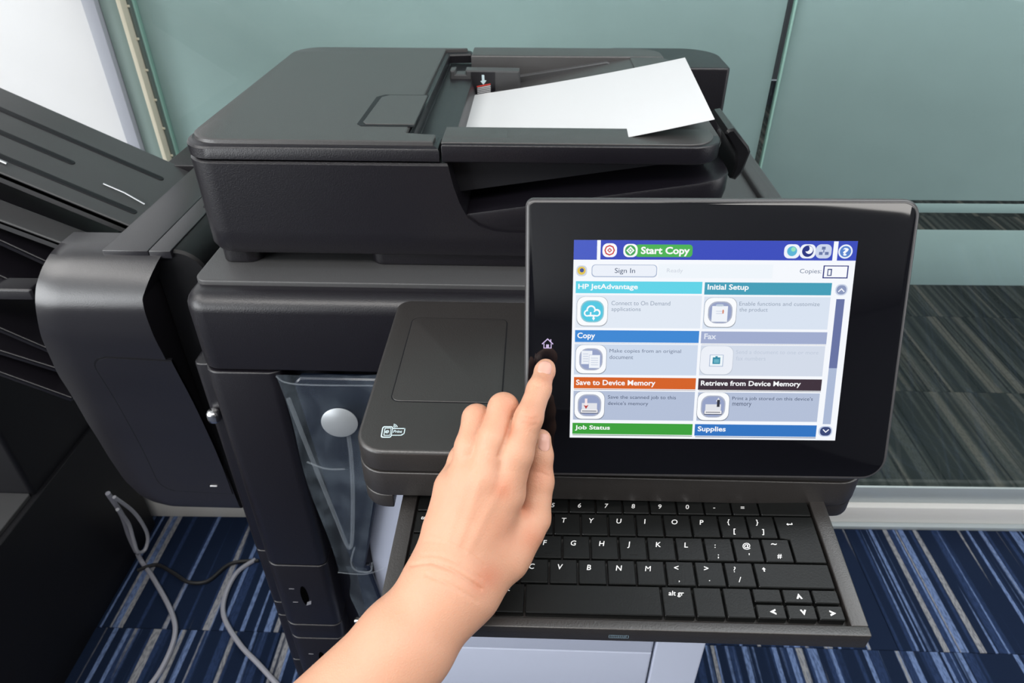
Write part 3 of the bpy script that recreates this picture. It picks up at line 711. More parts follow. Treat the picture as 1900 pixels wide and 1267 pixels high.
# Z row
key(-6.2, -5.145, 2, 3); key(-5.145, -4.145, 2, 3); letters('ZXCVBNM', 2, -4.145)
key(2.855, 3.855, 2, 3, [('<', .27, .14, .0038), (',', .36, .60, .0030)]); key(3.855, 4.855, 2, 3, [('>', .27, .14, .0038), ('.', .38, .56, .0030)])
key(4.855, 5.855, 2, 3, [('?', .27, .16, .0038), ('/', .36, .55, .0034)]); key(5.855, 8.40, 2, 3, [('shift', .30, .16, .003)])
# bottom row
key(-6.2, -4.95, 3, 4.14, [('ctrl', .2, .15, .0028)]); key(-4.95, -3.95, 3, 4.14); key(-3.95, -2.95, 3, 4.14); key(-2.95, -1.95, 3, 4.14, [('alt', .22, .12, .0030)])
key(-1.95, 2.62, 3, 4.14); key(2.62, 3.66, 3, 4.14, [('alt gr', .20, .15, .0030)]); key(3.66, 4.63, 3, 4.14); key(4.63, 5.60, 3, 4.14)
key(5.60, 6.57, 3, 3.55); key(6.57, 7.53, 3, 3.55, [('^^', .50, .24, .0036)]); key(7.53, 8.40, 3, 3.55)
key(5.60, 6.57, 3.57, 4.14, [('<<', .50, .26, .0036)]); key(6.57, 7.53, 3.57, 4.14, [('vv', .50, .26, .0036)]); key(7.53, 8.40, 3.57, 4.14, [('>>', .46, .26, .0036)])

# ================================================================== PAPER IN THE FEEDER
b = MB(); nx, ny = 28, 6; V = []; Fc = []
for i in range(nx + 1):
    s_ = i / nx
    for j in range(ny + 1):
        t_ = j / ny
        xr = 0.1475 + 0.0125 * t_
        x = -0.112 + (xr + 0.112) * s_
        y = 0.586 + (0.8185 - 0.586) * t_ + (-0.0150 + 0.0 * t_) * s_ ** 2 - 0.020 * t_ * s_
        z = 1.3285 + 0.0565 * (0.62 * s_ + 0.38 * s_ ** 2) + 0.0015 * math.sin(math.pi * s_)
        V.append((x, y, z))
n_ = len(V); V += [(p[0], p[1], p[2] - 0.0004) for p in V]
for i in range(nx):
    for j in range(ny):
        a = i * (ny + 1) + j; Fc += [(a, a + ny + 1, a + ny + 2, a + 1), (n_ + a, n_ + a + 1, n_ + a + ny + 2, n_ + a + ny + 1)]
for i in range(nx):
    for j in (0, ny):
        a = i * (ny + 1) + j; Fc.append((a, a + ny + 1, n_ + a + ny + 1, n_ + a))
for j in range(ny):
    for i in (0, nx):
        a = i * (ny + 1) + j; Fc.append((a, a + 1, n_ + a + 1, n_ + a))
b.add(V, Fc, M_PAPER)
tag(b.build('paper_sheet'), 'blank white sheet of paper lying in the feeder tray', 'paper')

# ================================================================== STACKER ON THE LEFT
ST = thing('paper_stacker', 'grey-black stacker with glossy rounded cover and sloping trays left of the copier', 'stacker')
# front cover: a bulging profile in depth, with a rounded upper left shoulder
prof = [(0.700, 1.2000)] + [(0.697 - 0.062 * math.sin(math.radians(a)), 1.138 + 0.062 * math.cos(math.radians(a))) for a in range(5, 91, 10)] + [(0.6350, 1.1250), (0.6360, 1.1080), (0.6400, 1.0850), (0.6475, 1.0450), (0.6560, 1.0000), (0.6630, 0.9500), (0.6690, 0.9000), (0.6730, 0.8400), (0.6740, 0.7900), (0.6760, 0.7780), (0.6820, 0.7730)]
def refine(P_, n=4):
    out = []
    for i in range(len(P_) - 1):
        p0, p1, p2, p3 = [Vector(P_[k]) for k in (max(i - 1, 0), i, i + 1, min(i + 2, len(P_) - 1))]
        for k in range(n):
            t_ = k / n; q = 0.5 * ((2 * p1) + (p2 - p0) * t_ + (2 * p0 - 5 * p1 + 4 * p2 - p3) * t_ ** 2 + (3 * p1 - p0 - 3 * p2 + p3) * t_ ** 3); out.append((q.x, min(q.y, P_[0][1])))
    return out + [P_[-1]]
prof = refine(prof)
def xl(z):
    return float(np.interp(z, [.773, .785, .80, .83, .88, .95, 1.04, 1.10, 1.147, 1.17, 1.185, 1.195, 1.2], [-.527, -.551, -.5655, -.578, -.583, -.5835, -.579, -.568, -.556, -.551, -.546, -.542, -.538]))
b = MB(); V = []; Fc = []; n = 8
for (y, z) in prof:
    l, r_ = xl(z), (-0.430 + (0.018 * max(0, (z - 1.16) / .04)) + 0.010 * max(0, (1.05 - z) / .28))
    l = max(l, -0.585)
    for k in range(n + 1):
        s_ = k / n; V.append((l + (r_ - l) * s_, y + (0.004 * (1 - min(1, s_ * 6)) ** 2), z))
rows = [V[i * (n + 1):(i + 1) * (n + 1)] for i in range(len(prof))]
rows = [[(r0[0][0], 0.72, r0[0][2])] + r0 + [(r0[-1][0], 0.72, r0[-1][2])] for r0 in rows]
V = [p for r0 in rows for p in r0]; w_ = n + 3
for i in range(len(rows) - 1):
    for k in range(w_ - 1): Fc.append((i * w_ + k, i * w_ + k + 1, (i + 1) * w_ + k + 1, (i + 1) * w_ + k))
    Fc.append((i * w_ + w_ - 1, i * w_, (i + 1) * w_, (i + 1) * w_ + w_ - 1))
Fc.append(tuple(range(w_))); Fc.append(tuple((len(rows) - 1) * w_ + k for k in reversed(range(w_))))
b.add(V, Fc, M_FIN); cover = b.build('front_cover', ST, angle=50)
# access door, following the cover
def prof_y(z):
    for (y0, z0), (y1, z1) in zip(prof, prof[1:]):
        if z1 <= z <= z0: return y0 + (y1 - y0) * (z0 - z) / (z0 - z1)
    return prof[-1][0]
def patch(out, lift, m, bb, depth=0.004, ny=70):
    """polygon outline (x, z) laid on the cover's curved front"""
    zs = [p[1] for p in out]; zmin, zmax = min(zs), max(zs); V = []; Fc = []
    for k in range(ny + 1):
        z = zmin + 1e-5 + (zmax - zmin - 2e-5) * k / ny; xs = []
        for i in range(len(out)):
            (xa_, za), (xb_, zb) = out[i], out[(i + 1) % len(out)]
            if (za - z) * (zb - z) <= 0 and za != zb: xs.append(xa_ + (xb_ - xa_) * (z - za) / (zb - za))
        V += [(min(xs), prof_y(z) - lift, z), (max(xs), prof_y(z) - lift, z), (max(xs), prof_y(z) + depth, z), (min(xs), prof_y(z) + depth, z)]
    for k in range(ny):
        for j in range(4): Fc.append((k * 4 + j, k * 4 + (j + 1) % 4, k * 4 + 4 + (j + 1) % 4, k * 4 + 4 + j))
    Fc += [(0, 1, 2, 3), (ny * 4 + 3, ny * 4 + 2, ny * 4 + 1, ny * 4)]
    bb.add(V, Fc, m)
def door_out(g):
    x0, x1, z0, z1 = -0.523 - g, -0.4235, 0.8105 - g, 1.0735 + g
    return arc(x0 + .024, z0 + .030, .026 + g * .3, 180, 268, 6) + [(x1, z0 + .001), (x1, z1)] + arc(x0 + .024, z1 - .020, .022 + g * .3, 92, 180, 6)
b = MB(); patch(door_out(0.0015), 0.0003, M_DARK, b); patch(door_out(0.0), 0.0012, M_FIN, b, depth=0.002)
dr = b.build('access_door', ST, angle=60)
b = MB(); b.box(-0.451, -0.441, 0.6705, 0.6722, 0.8275, 0.8290, M_OFFW, .0003); b.build('door_mark', dr)
# right flank, dark, with a rounded shoulder
b = MB()
sh = [(-0.43, 1.20), (-0.402, 1.20)] + [(-0.402 + 0.034 * math.sin(math.radians(a)), 1.166 + 0.034 * math.cos(math.radians(a))) for a in range(10, 91, 10)] + [(-0.368, 0.79), (-0.43, 0.79)]
b.prism(sh, 0.678, 1.06, mat('flank_plastic', (0.004, 0.004, 0.005, 1), 0.5, 0.3), axis='y', ins=0.003); b.build('flank', ST)
# roof strips
b = MB(); b.slab(-0.4795, -0.4275, 0.6735, 1.05, 1.1925, 1.2015, M_FIN, r=0.001, bt=0.0008, seg=2); b.build('roof_panel', ST)
b = MB(); b.slab(-0.4268, -0.402, 0.6735, 1.05, 1.1925, 1.2015, M_FIN, r=0.001, bt=0.0008, seg=2); b.box(-0.412, -0.405, 0.79, 0.797, 1.2005, 1.203, M_DARK, .0004); b.build('roof_panel', ST)
b = MB(); b.slab(-0.478, -0.43, 0.70, 1.05, 0.78, 1.193, M_DARK, r=0.002); b.build('housing', ST)
b = MB(); b.slab(-0.525, -0.365, 0.93, 1.02, 1.190, 1.2025, M_BLACK, r=0.006, bt=0.002); b.slab(-0.50, -0.365, 0.955, 1.02, 1.12, 1.192, M_DARK, r=0.006); b.build('rear_bracket', ST)
# trays rising to the left
def tray(name, y0, y1, x0, z0, slope, x1, m, th=0.007, lip=0.006, rnd=0.03, parent=ST):
    L_ = x0 - x1; ang = math.atan(slope)
    Mx = Matrix.Translation((x0, 0, z0)) @ Matrix.Rotation(ang, 4, 'Y')      # local -x runs up to the left
    bq = MB(Mx)
    bq.slab(-L_ / math.cos(ang), 0, y0, y1, -th, 0.0, m, r=(rnd, 0.002, 0.002, rnd), bt=0.002, bb=0.001, seg=5)
    if lip: bq.slab(-L_ / math.cos(ang), 0, y0, y0 + .006, -th - lip, -0.001, m, r=0.002, bb=0.001, seg=2)
    return bq, Mx
bq, Mx = tray('tray', 0.755, 0.935, -0.478, 1.186, 0.50, -1.30, M_GREY, th=0.008)
t1 = bq.build('output_bin', ST)
for (ya, yb, xa_, xb_) in ((0.888, 0.878, -0.03, -0.33), (0.838, 0.828, -0.12, -0.30), (0.790, 0.780, -0.02, -0.42)):
    g = MB(Mx); g.slab(xb_, xa_, yb, ya, -0.0005, 0.0010, M_DARK, r=0.0045, bt=0.0006, seg=4); g.build('groove', t1)
for (ya, xa_, xb_, w) in ((0.806, -0.02, -0.075, .0012), (0.772, -0.165, -0.36, .0020)):
    g = MB(Mx); g.tube([(xa_, ya, .003), ((xa_ + xb_) / 2, ya + .004, .0045), (xb_, ya + .008, .002)], w, M_METAL, 8); g.build('wire_arm', t1)
bq, Mx = tray('tray', 0.722, 0.760, -0.545, 1.178, 0.46, -1.30, M_GREY, th=0.006)
bq.build('output_bin', ST)
for i, (u0, v0, v1) in enumerate(((100, 491, 445), (70, 543, 511), (72, 639, 608), (80, 675, 650), (103, 727, 690))):
    pa = at(u0, v0, y=0.725); pb = at(0, v1, y=0.725); sl = (pb.z - pa.z) / (pa.x - pb.x)
    bq, Mx = tray('tray', 0.725, 0.93, pa.x + 0.02, pa.z - 0.02 * sl, sl, -1.30, M_BLACK, th=0.004, lip=0.004)
    bq.build('output_bin', ST)
b = MB(); b.slab(-0.75, -0.605, 0.70, 0.73, 1.118, 1.132, M_BLACK, r=0.004, bt=0.003); b.build('bin_stop', ST)
# low cabinet with a column
ST2 = thing('cabinet', 'low black cabinet standing on the carpet below the sloping trays', 'cabinet')
b = MB(); b.slab(-1.90, -1.06, 0.30, 1.285, 0.0, 0.425, M_DARK, r=0.006, bt=0.003); b.build('carcass', ST2)
b = MB(); b.slab(-1.80, -1.07, 1.00, 1.285, 0.424, 0.98, M_DARK, r=0.01, bt=0.003); b.build('column', ST2)
b = MB(); p1, p2, p3 = at(42, 728, y=0.90), at(70, 775, y=0.86), at(103, 795, y=0.84)
b.tube([at(40, 725, z=.60), at(58, 752, z=.56), at(72, 780, z=.50), at(104, 800, z=.47)], [.012, .018, .010, .006], M_BLACK, 8); b.build('latch', ST2)
b = MB(); b.slab(-1.85, -1.075, 0.45, 1.0, 0.4245, 0.434, M_GREY, r=0.006, bt=0.002); b.build('cabinet_lid', ST2)

# ================================================================== PLASTIC BAG TAPED TO THE FRONT
def film_mat():
    m = bpy.data.materials.new('clear_crinkled_film'); m.use_nodes = True; nt = m.node_tree; L = nt.links; N = nt.nodes.new
    b_ = nt.nodes['Principled BSDF']; b_.inputs['Base Color'].default_value = (0.36, 0.44, 0.52, 1); b_.inputs['Roughness'].default_value = 0.22
    tc = N('ShaderNodeTexCoord'); n = N('ShaderNodeTexNoise'); n.inputs['Scale'].default_value = 22; n.inputs['Detail'].default_value = 3; n.inputs['Distortion'].default_value = 1.2
    mp = N('ShaderNodeMapping'); mp.inputs['Scale'].default_value = (1, 1, .5); L.new(tc.outputs['Object'], mp.inputs[0]); L.new(mp.outputs[0], n.inputs['Vector'])
    r = N('ShaderNodeValToRGB'); r.color_ramp.elements[0].position = .42; r.color_ramp.elements[0].color = (.025, .025, .025, 1); r.color_ramp.elements[1].position = .72; r.color_ramp.elements[1].color = (.09, .09, .09, 1)
    L.new(n.outputs['Fac'], r.inputs[0]); L.new(r.outputs[0], b_.inputs['Alpha'])
    bp = N('ShaderNodeBump'); bp.inputs['Strength'].default_value = .35; bp.inputs['Distance'].default_value = .003; L.new(n.outputs['Fac'], bp.inputs['Height']); L.new(bp.outputs['Normal'], b_.inputs['Normal'])
    return m
M_FLM = film_mat()
M_FLMEDGE = mat('film_fold', (0.45, 0.50, 0.55, 1), 0.3, Alpha=0.11)
BG = thing('plastic_bag', 'clear crinkled plastic bag with silver disc hanging on the copier front', 'plastic bag')
def grid_sheet(tl, tr, bl, br, nx, nz, wob, y, m, thick=0.0004, midl=None):
    V = []; Fc = []
    for j in range(nz + 1):
        t_ = j / nz
        for i in range(nx + 1):
            s_ = i / nx
            x = (tl[0] * (1 - s_) + tr[0] * s_) * (1 - t_) + (bl[0] * (1 - s_) + br[0] * s_) * t_
            z = (tl[1] * (1 - s_) + tr[1] * s_) * (1 - t_) + (bl[1] * (1 - s_) + br[1] * s_) * t_
            x += (1 - s_) * 0.003 * math.sin(t_ * 9) + 0
            V.append((x, y - abs(wob * math.sin(s_ * 7 + t_ * 5) * math.sin(t_ * 6 + s_)), z))
    n_ = len(V); V += [(p[0], p[1] + thick, p[2]) for p in V]
    for j in range(nz):
        for i in range(nx):
            a = j * (nx + 1) + i; Fc.append((a, a + 1, a + nx + 2, a + nx + 1)); Fc.append((n_ + a, n_ + a + nx + 1, n_ + a + nx + 2, n_ + a + 1))
    b_ = MB(); b_.flat = True; b_.add(V, Fc, m); return b_
fl_ = grid_sheet((-0.236, 1.166), (-0.126, 1.170), (-0.2195, 0.876), (-0.191, 0.873), 16, 30, 0.004, 0.500, M_FLM)
fl_.build('film', BG, angle=180)
fl_ = grid_sheet((-0.2130, 0.875), (-0.1880, 0.873), (-0.2120, 0.762), (-0.176, 0.762), 8, 12, 0.002, 0.508, M_FLM)
fl_.build('film', BG, angle=180)
M_PAD = mat('navy_black_panel', (0.006, 0.009, 0.018, 1), 0.25)
b = MB(); b.prism([(-0.224, 1.150), (-0.217, 1.157), (-0.12, 1.157), (-0.12, 1.07), (-0.152, 1.03), (-0.1700, 0.96), (-0.190, 0.874), (-0.203, 0.874), (-0.207, 0.90), (-0.214, 1.0)], 0.5075, 0.5165, M_PAD, axis='y', ins=0.0015); b.build('backing', BG)
b = MB(); b.prism([(-0.203, 0.873), (-0.186, 0.873), (-0.178, 0.80), (-0.175, 0.74), (-0.202, 0.74)], 0.512, 0.5165, M_PAD, axis='y', ins=0.001); b.build('backing', BG)
DM = Matrix.Translation((-0.1815, 0.4925, 1.1155)) @ Matrix.Rotation(math.radians(-14), 4, 'Y') @ Matrix.Rotation(math.radians(80), 4, 'X')
b = MB(DM); b.loft([[(0.0182 * math.cos(a) * k, 0.0160 * math.sin(a) * k, z_) for a in [2 * math.pi * i / 32 for i in range(32)]] for k, z_ in ((1, 0), (1, .0006), (.96, .001))], mat('silver_label', (0.34, 0.36, 0.38, 1), 0.35, metal=0.5, vary=.15))
b.build('silver_disc', BG)
for pts, w in (([(-.228, .497, 1.14), (-.216, .495, 1.05), (-.207, .495, .98), (-.198, .495, .925), (-.186, .495, .99), (-.178, .495, 1.06), (-.176, .495, 1.10)], .0022), ([(-.193, .496, .925), (-.200, .495, .90), (-.196, .495, .885), (-.180, .495, .884), (-.176, .495, .90)], .0010),
               ([(-.224, .496, 1.058), (-.205, .493, 1.052), (-.186, .495, 1.050)], .0010), ([(-.2195, .4985, .876), (-.188, .4985, .874), (-.165, .51, .872)], .0007), ([(-.235, .498, 1.166), (-.216, .498, 1.157), (-.12, .498, 1.158)], .0008)):
    b = MB(); P3 = [Vector(p) for p in pts]; fine = []
    for i in range(len(P3) - 1):
        p0, p1_, p2_, p3_ = P3[max(i - 1, 0)], P3[i], P3[i + 1], P3[min(i + 2, len(P3) - 1)]
        for k in range(6):
            t_ = k / 6; fine.append(0.5 * ((2 * p1_) + (p2_ - p0) * t_ + (2 * p0 - 5 * p1_ + 4 * p2_ - p3_) * t_ ** 2 + (3 * p1_ - p0 - 3 * p2_ + p3_) * t_ ** 3))
    fine.append(P3[-1]); b.tube(fine, w, M_FLMEDGE, 8); b.build('fold', BG)
b = MB(); b.slab(-0.2155, -0.2045, 0.500, 0.508, 0.768, 0.776, M_METAL, r=0.003, bt=0.003, bb=.002); b.build('clip', BG)

# ================================================================== CABLES
def spline(P3, n=10):
    P3 = [Vector(p) for p in P3]; out = []
    for i in range(len(P3) - 1):
        p0, p1_, p2_, p3_ = P3[max(i - 1, 0)], P3[i], P3[i + 1], P3[min(i + 2, len(P3) - 1)]
        for k in range(n):
            t_ = k / n; out.append(0.5 * ((2 * p1_) + (p2_ - p0) * t_ + (2 * p0 - 5 * p1_ + 4 * p2_ - p3_) * t_ ** 2 + (3 * p1_ - p0 - 3 * p2_ + p3_) * t_ ** 3))
    return out + [P3[-1]]
def cable(pts, r, m, label):
    b_ = MB(); b_.tube(spline(pts), r, m, 8); tag(b_.build('cable'), label, 'cable')
g = lambda u, v, z=.006: at(u, v, z=z)
cable([at(200, 915, x=-1.0), at(226, 955, x=-1.01), at(240, 995, x=-1.035), g(262, 1040, .008), g(283, 1070), g(318, 1135), g(324, 1180), g(300, 1240), g(262, 1290), g(200, 1350)], .006, M_CABLE, 'grey cable looping down beside the dark cabinet at far left')
cable([at(212, 922, x=-0.985), at(250, 952, x=-0.985), at(273, 990, x=-0.99), at(270, 1018, x=-1.0), at(256, 1024, x=-1.005), at(248, 1002, x=-1.005), at(238, 970, x=-1.0), at(218, 945, x=-0.99)], .0045, mat('pale_cable', rgb(165, 165, 172), .45), 'short grey cable loop dangling under the stacker cover')
cable([g(474, 1038), g(440, 1062), g(418, 1105), g(416, 1145), g(445, 1195), g(480, 1232), g(530, 1285), g(620, 1370)], .006, M_CABLE, 'grey cable curving over the carpet beside the copier column')
cable([g(255, 1058), g(290, 1048), g(320, 1062), g(350, 1080), g(385, 1078), g(420, 1050), g(445, 1042), g(480, 1040)], .005, M_CABLEK, 'thin black cable crossing the blue carpet between stacker and copier')

# ================================================================== THE HAND AND FOREARM
# one continuous surface: a smooth union of tapered capsules, meshed on a grid in the forearm's own frame
HA = {}
def J(u, v, d):            # joint as (x, y, z) in a frame parallel to the view, metres
    return np.array([(u - CX) / F_PX * d, -(v - CY) / F_PX * d, -d], dtype=np.float64)
VOX = 0.0009
lo = np.array([-0.150, -0.262, -0.452]); hi = np.array([0.034, -0.006, -0.318])
nn = np.ceil((hi - lo) / VOX).astype(int)
gx = (lo[0] + VOX * np.arange(nn[0])).astype(np.float32)[:, None, None]
gy = (lo[1] + VOX * np.arange(nn[1])).astype(np.float32)[None, :, None]
gz = (lo[2] + VOX * np.arange(nn[2])).astype(np.float32)[None, None, :]
def cap(a, b_, ra, rb, sq=None):
    ab = (b_ - a).astype(np.float32); L2 = float(ab @ ab) + 1e-12
    px, py, pz = gx - np.float32(a[0]), gy - np.float32(a[1]), gz - np.float32(a[2])
    h = np.clip((px * ab[0] + py * ab[1] + pz * ab[2]) / L2, 0, 1)
    return np.sqrt((px - ab[0] * h) ** 2 + (py - ab[1] * h) ** 2 + (pz - ab[2] * h) ** 2) - (ra + (rb - ra) * h)
def smin(a, b_, k):
    h = np.clip(0.5 + 0.5 * (b_ - a) / k, 0, 1)
    return b_ + (a - b_) * h - k * h * (1 - h)
def chain(pts, k=0.002):
    """pts: (u, v, d, r)"""
    s_ = None
    for p, q in zip(pts, pts[1:]):
        c = cap(J(*p[:3]), J(*q[:3]), p[3], q[3]); s_ = c if s_ is None else smin(s_, c, k)
    return s_
HAND = dict(
    arm=[[(824, 1083, .388, .0170), (738, 1180, .379, .0195), (560, 1365, .362, .0235)], [(862, 1102, .390, .0155), (768, 1208, .380, .0195), (600, 1390, .366, .0235)]],
    palm=[[(850, 1085, .390, .0185), (893, 1010, .394, .0145), (936, 915, .392, .0118)],
          [(835, 1075, .388, .0175), (868, 985, .390, .0130), (897, 888, .388, .0110)],
          [(818, 1070, .390, .0165), (842, 985, .393, .0128), (866, 888, .393, .0105)],
          [(818, 1058, .394, .0132), (826, 985, .399, .0118), (838, 905, .400, .0100)],
          [(880, 1080, .397, .0150), (935, 1030, .400, .0150), (972, 985, .404, .0120)]],
    index=[(936, 915, .391, .0108), (958, 842, .387, .0094), (981, 775, .386, .0078), (1000, 722, .398, .0068), (1011, 688, .4105, .0058), (1013, 682, .4125, .0052)],
    middle=[(897, 888, .388, .0106), (918, 812, .389, .0092), (934, 757, .398, .0086), (942, 790, .420, .0074), (936, 822, .432, .0062)],
    ring=[(864, 888, .393, .0100), (872, 830, .395, .0086), (884, 776, .404, .0080), (896, 808, .424, .0070), (893, 830, .433, .0060)],
    little=[(838, 905, .400, .0090), (857, 852, .408, .0076), (874, 815, .419, .0070), (880, 828, .431, .0060), (878, 836, .435, .0054)],
    thumb=[(950, 1020, .402, .0125), (990, 962, .408, .0098), (1000, 893, .408, .0086), (1003, 845, .407, .0072), (1004, 815, .406, .0060)])
palm = None
for c in HAND['palm']:
    s_ = chain(c, .004); palm = s_ if palm is None else smin(palm, s_, .010)
arm = smin(chain(HAND['arm'][0], .01), chain(HAND['arm'][1], .01), .014)
body = smin(palm, arm, .016)
body = smin(body, chain(HAND['thumb'], .003), .0022)
fing = None
for f_ in ('little', 'ring', 'middle', 'index'):
    s_ = chain(HAND[f_], .003)
    fing = s_ if fing is None else smin(fing, s_, .0009)
sdf = smin(body, fing, .0035).astype(np.float32)
del palm, arm, body, fing, s_
# naive surface nets
ins = sdf < 0
nx_, ny_, nz_ = sdf.shape
c8 = [(i, j, k) for i in (0, 1) for j in (0, 1) for k in (0, 1)]
def sub(A, o_): return A[o_[0]:nx_ - 1 + o_[0], o_[1]:ny_ - 1 + o_[1], o_[2]:nz_ - 1 + o_[2]]
cnt = sum(sub(ins, o_).astype(np.int8) for o_ in c8)
act = (cnt > 0) & (cnt < 8)
idx = -np.ones(act.shape, np.int64); ijk = np.argwhere(act); idx[act] = np.arange(len(ijk))
acc = np.zeros((len(ijk), 3)); num = np.zeros(len(ijk))
for a_ in c8:
    for ax in range(3):
        if a_[ax] == 1: continue
        b2 = list(a_); b2[ax] = 1
        va = sdf[ijk[:, 0] + a_[0], ijk[:, 1] + a_[1], ijk[:, 2] + a_[2]]; vb = sdf[ijk[:, 0] + b2[0], ijk[:, 1] + b2[1], ijk[:, 2] + b2[2]]
        m_ = (va < 0) != (vb < 0); t_ = np.where(m_, va / np.where(m_, va - vb, 1), 0)
        pt = np.tile(np.array(a_, float), (len(ijk), 1)); pt[:, ax] += t_
        acc[m_] += pt[m_]; num[m_] += 1
vert = lo + VOX * (ijk + acc / num[:, None])
faces = []
for ax in range(3):
    sl0 = [slice(1, -1)] * 3; A = ins; sh_ = [slice(None)] * 3
    s0 = [slice(1, n__ - 1) for n__ in sdf.shape]; s1 = list(s0); s0[ax] = slice(0, sdf.shape[ax] - 1); s1[ax] = slice(1, sdf.shape[ax])
    d_ = ins[tuple(s0)] != ins[tuple(s1)]; e = np.argwhere(d_)
    off_ = np.array([1, 1, 1]); off_[ax] = 0; e = e + off_
    inn = ins[e[:, 0], e[:, 1], e[:, 2]]
    o1, o2 = [(1, 2), (2, 0), (0, 1)][ax]
    def id_(da, db):
        q = e.copy(); q[:, o1] -= da; q[:, o2] -= db; return idx[q[:, 0], q[:, 1], q[:, 2]]
    quad = np.stack([id_(1, 1), id_(0, 1), id_(0, 0), id_(1, 0)], 1)
    quad[~inn] = quad[~inn][:, ::-1]; faces.append(quad)
faces = np.concatenate(faces)
# relax the grid look
E1 = np.concatenate([faces[:, [0, 1]], faces[:, [1, 2]], faces[:, [2, 3]], faces[:, [3, 0]]])
for it in range(8):
    w = 0.5 if it % 2 == 0 else -0.46
    s_ = np.zeros_like(vert); n_ = np.zeros(len(vert))
    np.add.at(s_, E1[:, 0], vert[E1[:, 1]]); np.add.at(n_, E1[:, 0], 1); np.add.at(s_, E1[:, 1], vert[E1[:, 0]]); np.add.at(n_, E1[:, 1], 1)
    vert = vert + w * (s_ / n_[:, None] - vert)
# skin creases and tendons: shallow grooves pressed into the back of the hand, wrist and finger joints
fn = np.cross(vert[faces[:, 2]] - vert[faces[:, 0]], vert[faces[:, 3]] - vert[faces[:, 1]])
vn = np.zeros_like(vert)
for k in range(4): np.add.at(vn, faces[:, k], fn)
vn /= np.linalg.norm(vn, axis=1)[:, None] + 1e-12
px_u = CX + F_PX * vert[:, 0] / -vert[:, 2]; px_v = CY - F_PX * vert[:, 1] / -vert[:, 2]
front = np.clip(vn[:, 2] * 2, 0, 1)
def seg_d(pts):
    best = np.full(len(vert), 1e9)
    for (x0, y0), (x1, y1) in zip(pts, pts[1:]):
        dx, dy = x1 - x0, y1 - y0; t_ = np.clip(((px_u - x0) * dx + (px_v - y0) * dy) / (dx * dx + dy * dy), 0, 1)
        best = np.minimum(best, np.hypot(px_u - x0 - dx * t_, px_v - y0 - dy * t_))
    return best
disp = np.zeros(len(vert))
for pts, w, dep in (([(762, 1048), (800, 1043), (840, 1058), (875, 1080), (893, 1093)], 3.2, .00085), ([(782, 1030), (815, 1030), (855, 1046), (892, 1072)], 2.8, .00035),
                    ([(790, 1004), (830, 1006), (870, 1025), (898, 1050)], 2.8, .00030), ([(790, 1066), (830, 1082), (868, 1104), (885, 1116)], 3.0, .00045),
                    ([(967, 770), (982, 778), (998, 776)], 2.6, .00035), ([(970, 784), (983, 790), (995, 788)], 2.6, .0003), ([(968, 777), (982, 784), (997, 782)], 2.2, .0002),
                    ([(991, 714), (1003, 718), (1013, 716)], 2.4, .0003), ([(999, 690), (1003, 698), (1012, 701), (1021, 694)], 2.4, .0002), ([(988, 876), (1003, 876), (1018, 884)], 2.6, .0003), ([(926, 846), (934, 826), (945, 796), (955, 766)], 4, .0008)):
    disp -= 1.15 * dep * np.exp(-(seg_d(pts) / w) ** 2)
for pts, w, dep in (([(870, 1020), (900, 960), (930, 905)], 9, .0004), ([(850, 1010), (872, 950), (892, 890)], 8, .00035), ([(832, 1000), (846, 950), (862, 895)], 8, .0003)):
    disp += dep * np.exp(-(seg_d(pts) / w) ** 2)
vert = vert + vn * (disp * front)[:, None]
# skin tone: redder knuckles, wrist bone and fingertips
red = np.zeros(len(vert))
for (u, v, r_, a_) in ((932, 908, 20, .8), (905, 1070, 26, .9), (893, 1085, 22, .7), (982, 776, 22, .45), (938, 990, 40, .35), (1003, 880, 22, .5), (945, 760, 20, .5), (1018, 700, 16, .5), (985, 1000, 26, .6), (950, 800, 16, .8), (890, 770, 18, .3), (975, 950, 16, .6)):
    red = np.maximum(red, .75 * a_ * np.exp(-((px_u - u) ** 2 + (px_v - v) ** 2) / (r_ ** 2)))
RW = np.array(CR)
wv = vert @ RW.T + np.array(CO)
me = bpy.data.meshes.new('person')
me.vertices.add(len(wv)); me.vertices.foreach_set('co', wv.astype(np.float32).ravel())
me.loops.add(faces.size); me.loops.foreach_set('vertex_index', faces.astype(np.int32).ravel())
me.polygons.add(len(faces)); me.polygons.foreach_set('loop_start', np.arange(0, faces.size, 4, dtype=np.int32))
me.polygons.foreach_set('loop_total', np.full(len(faces), 4, dtype=np.int32))
me.update(calc_edges=True); me.validate()
me.polygons.foreach_set('use_smooth', [True] * len(me.polygons))
ca = me.attributes.new('flush', 'FLOAT', 'POINT'); ca.data.foreach_set('value', red.astype(np.float32))
ms = bpy.data.materials.new('skin'); ms.use_nodes = True; nt = ms.node_tree; N = nt.nodes.new; L = nt.links; bs_ = nt.nodes['Principled BSDF']
bs_.inputs['Roughness'].default_value = 0.48; bs_.inputs['Specular IOR Level'].default_value = 0.35
bs_.inputs['Subsurface Weight'].default_value = 0.25; bs_.inputs['Subsurface Radius'].default_value = (1.0, .35, .2); bs_.inputs['Subsurface Scale'].default_value = 0.004
at_ = N('ShaderNodeAttribute'); at_.attribute_name = 'flush'
geo = N('ShaderNodeNewGeometry'); n1 = N('ShaderNodeTexNoise'); n1.inputs['Scale'].default_value = 60; n1.inputs['Detail'].default_value = 4; L.new(geo.outputs['Position'], n1.inputs['Vector'])
mxa = N('ShaderNodeMix'); mxa.data_type = 'RGBA'; mxa.inputs[6].default_value = rgb(190, 142, 116); mxa.inputs[7].default_value = rgb(200, 152, 126); L.new(n1.outputs['Fac'], mxa.inputs[0])
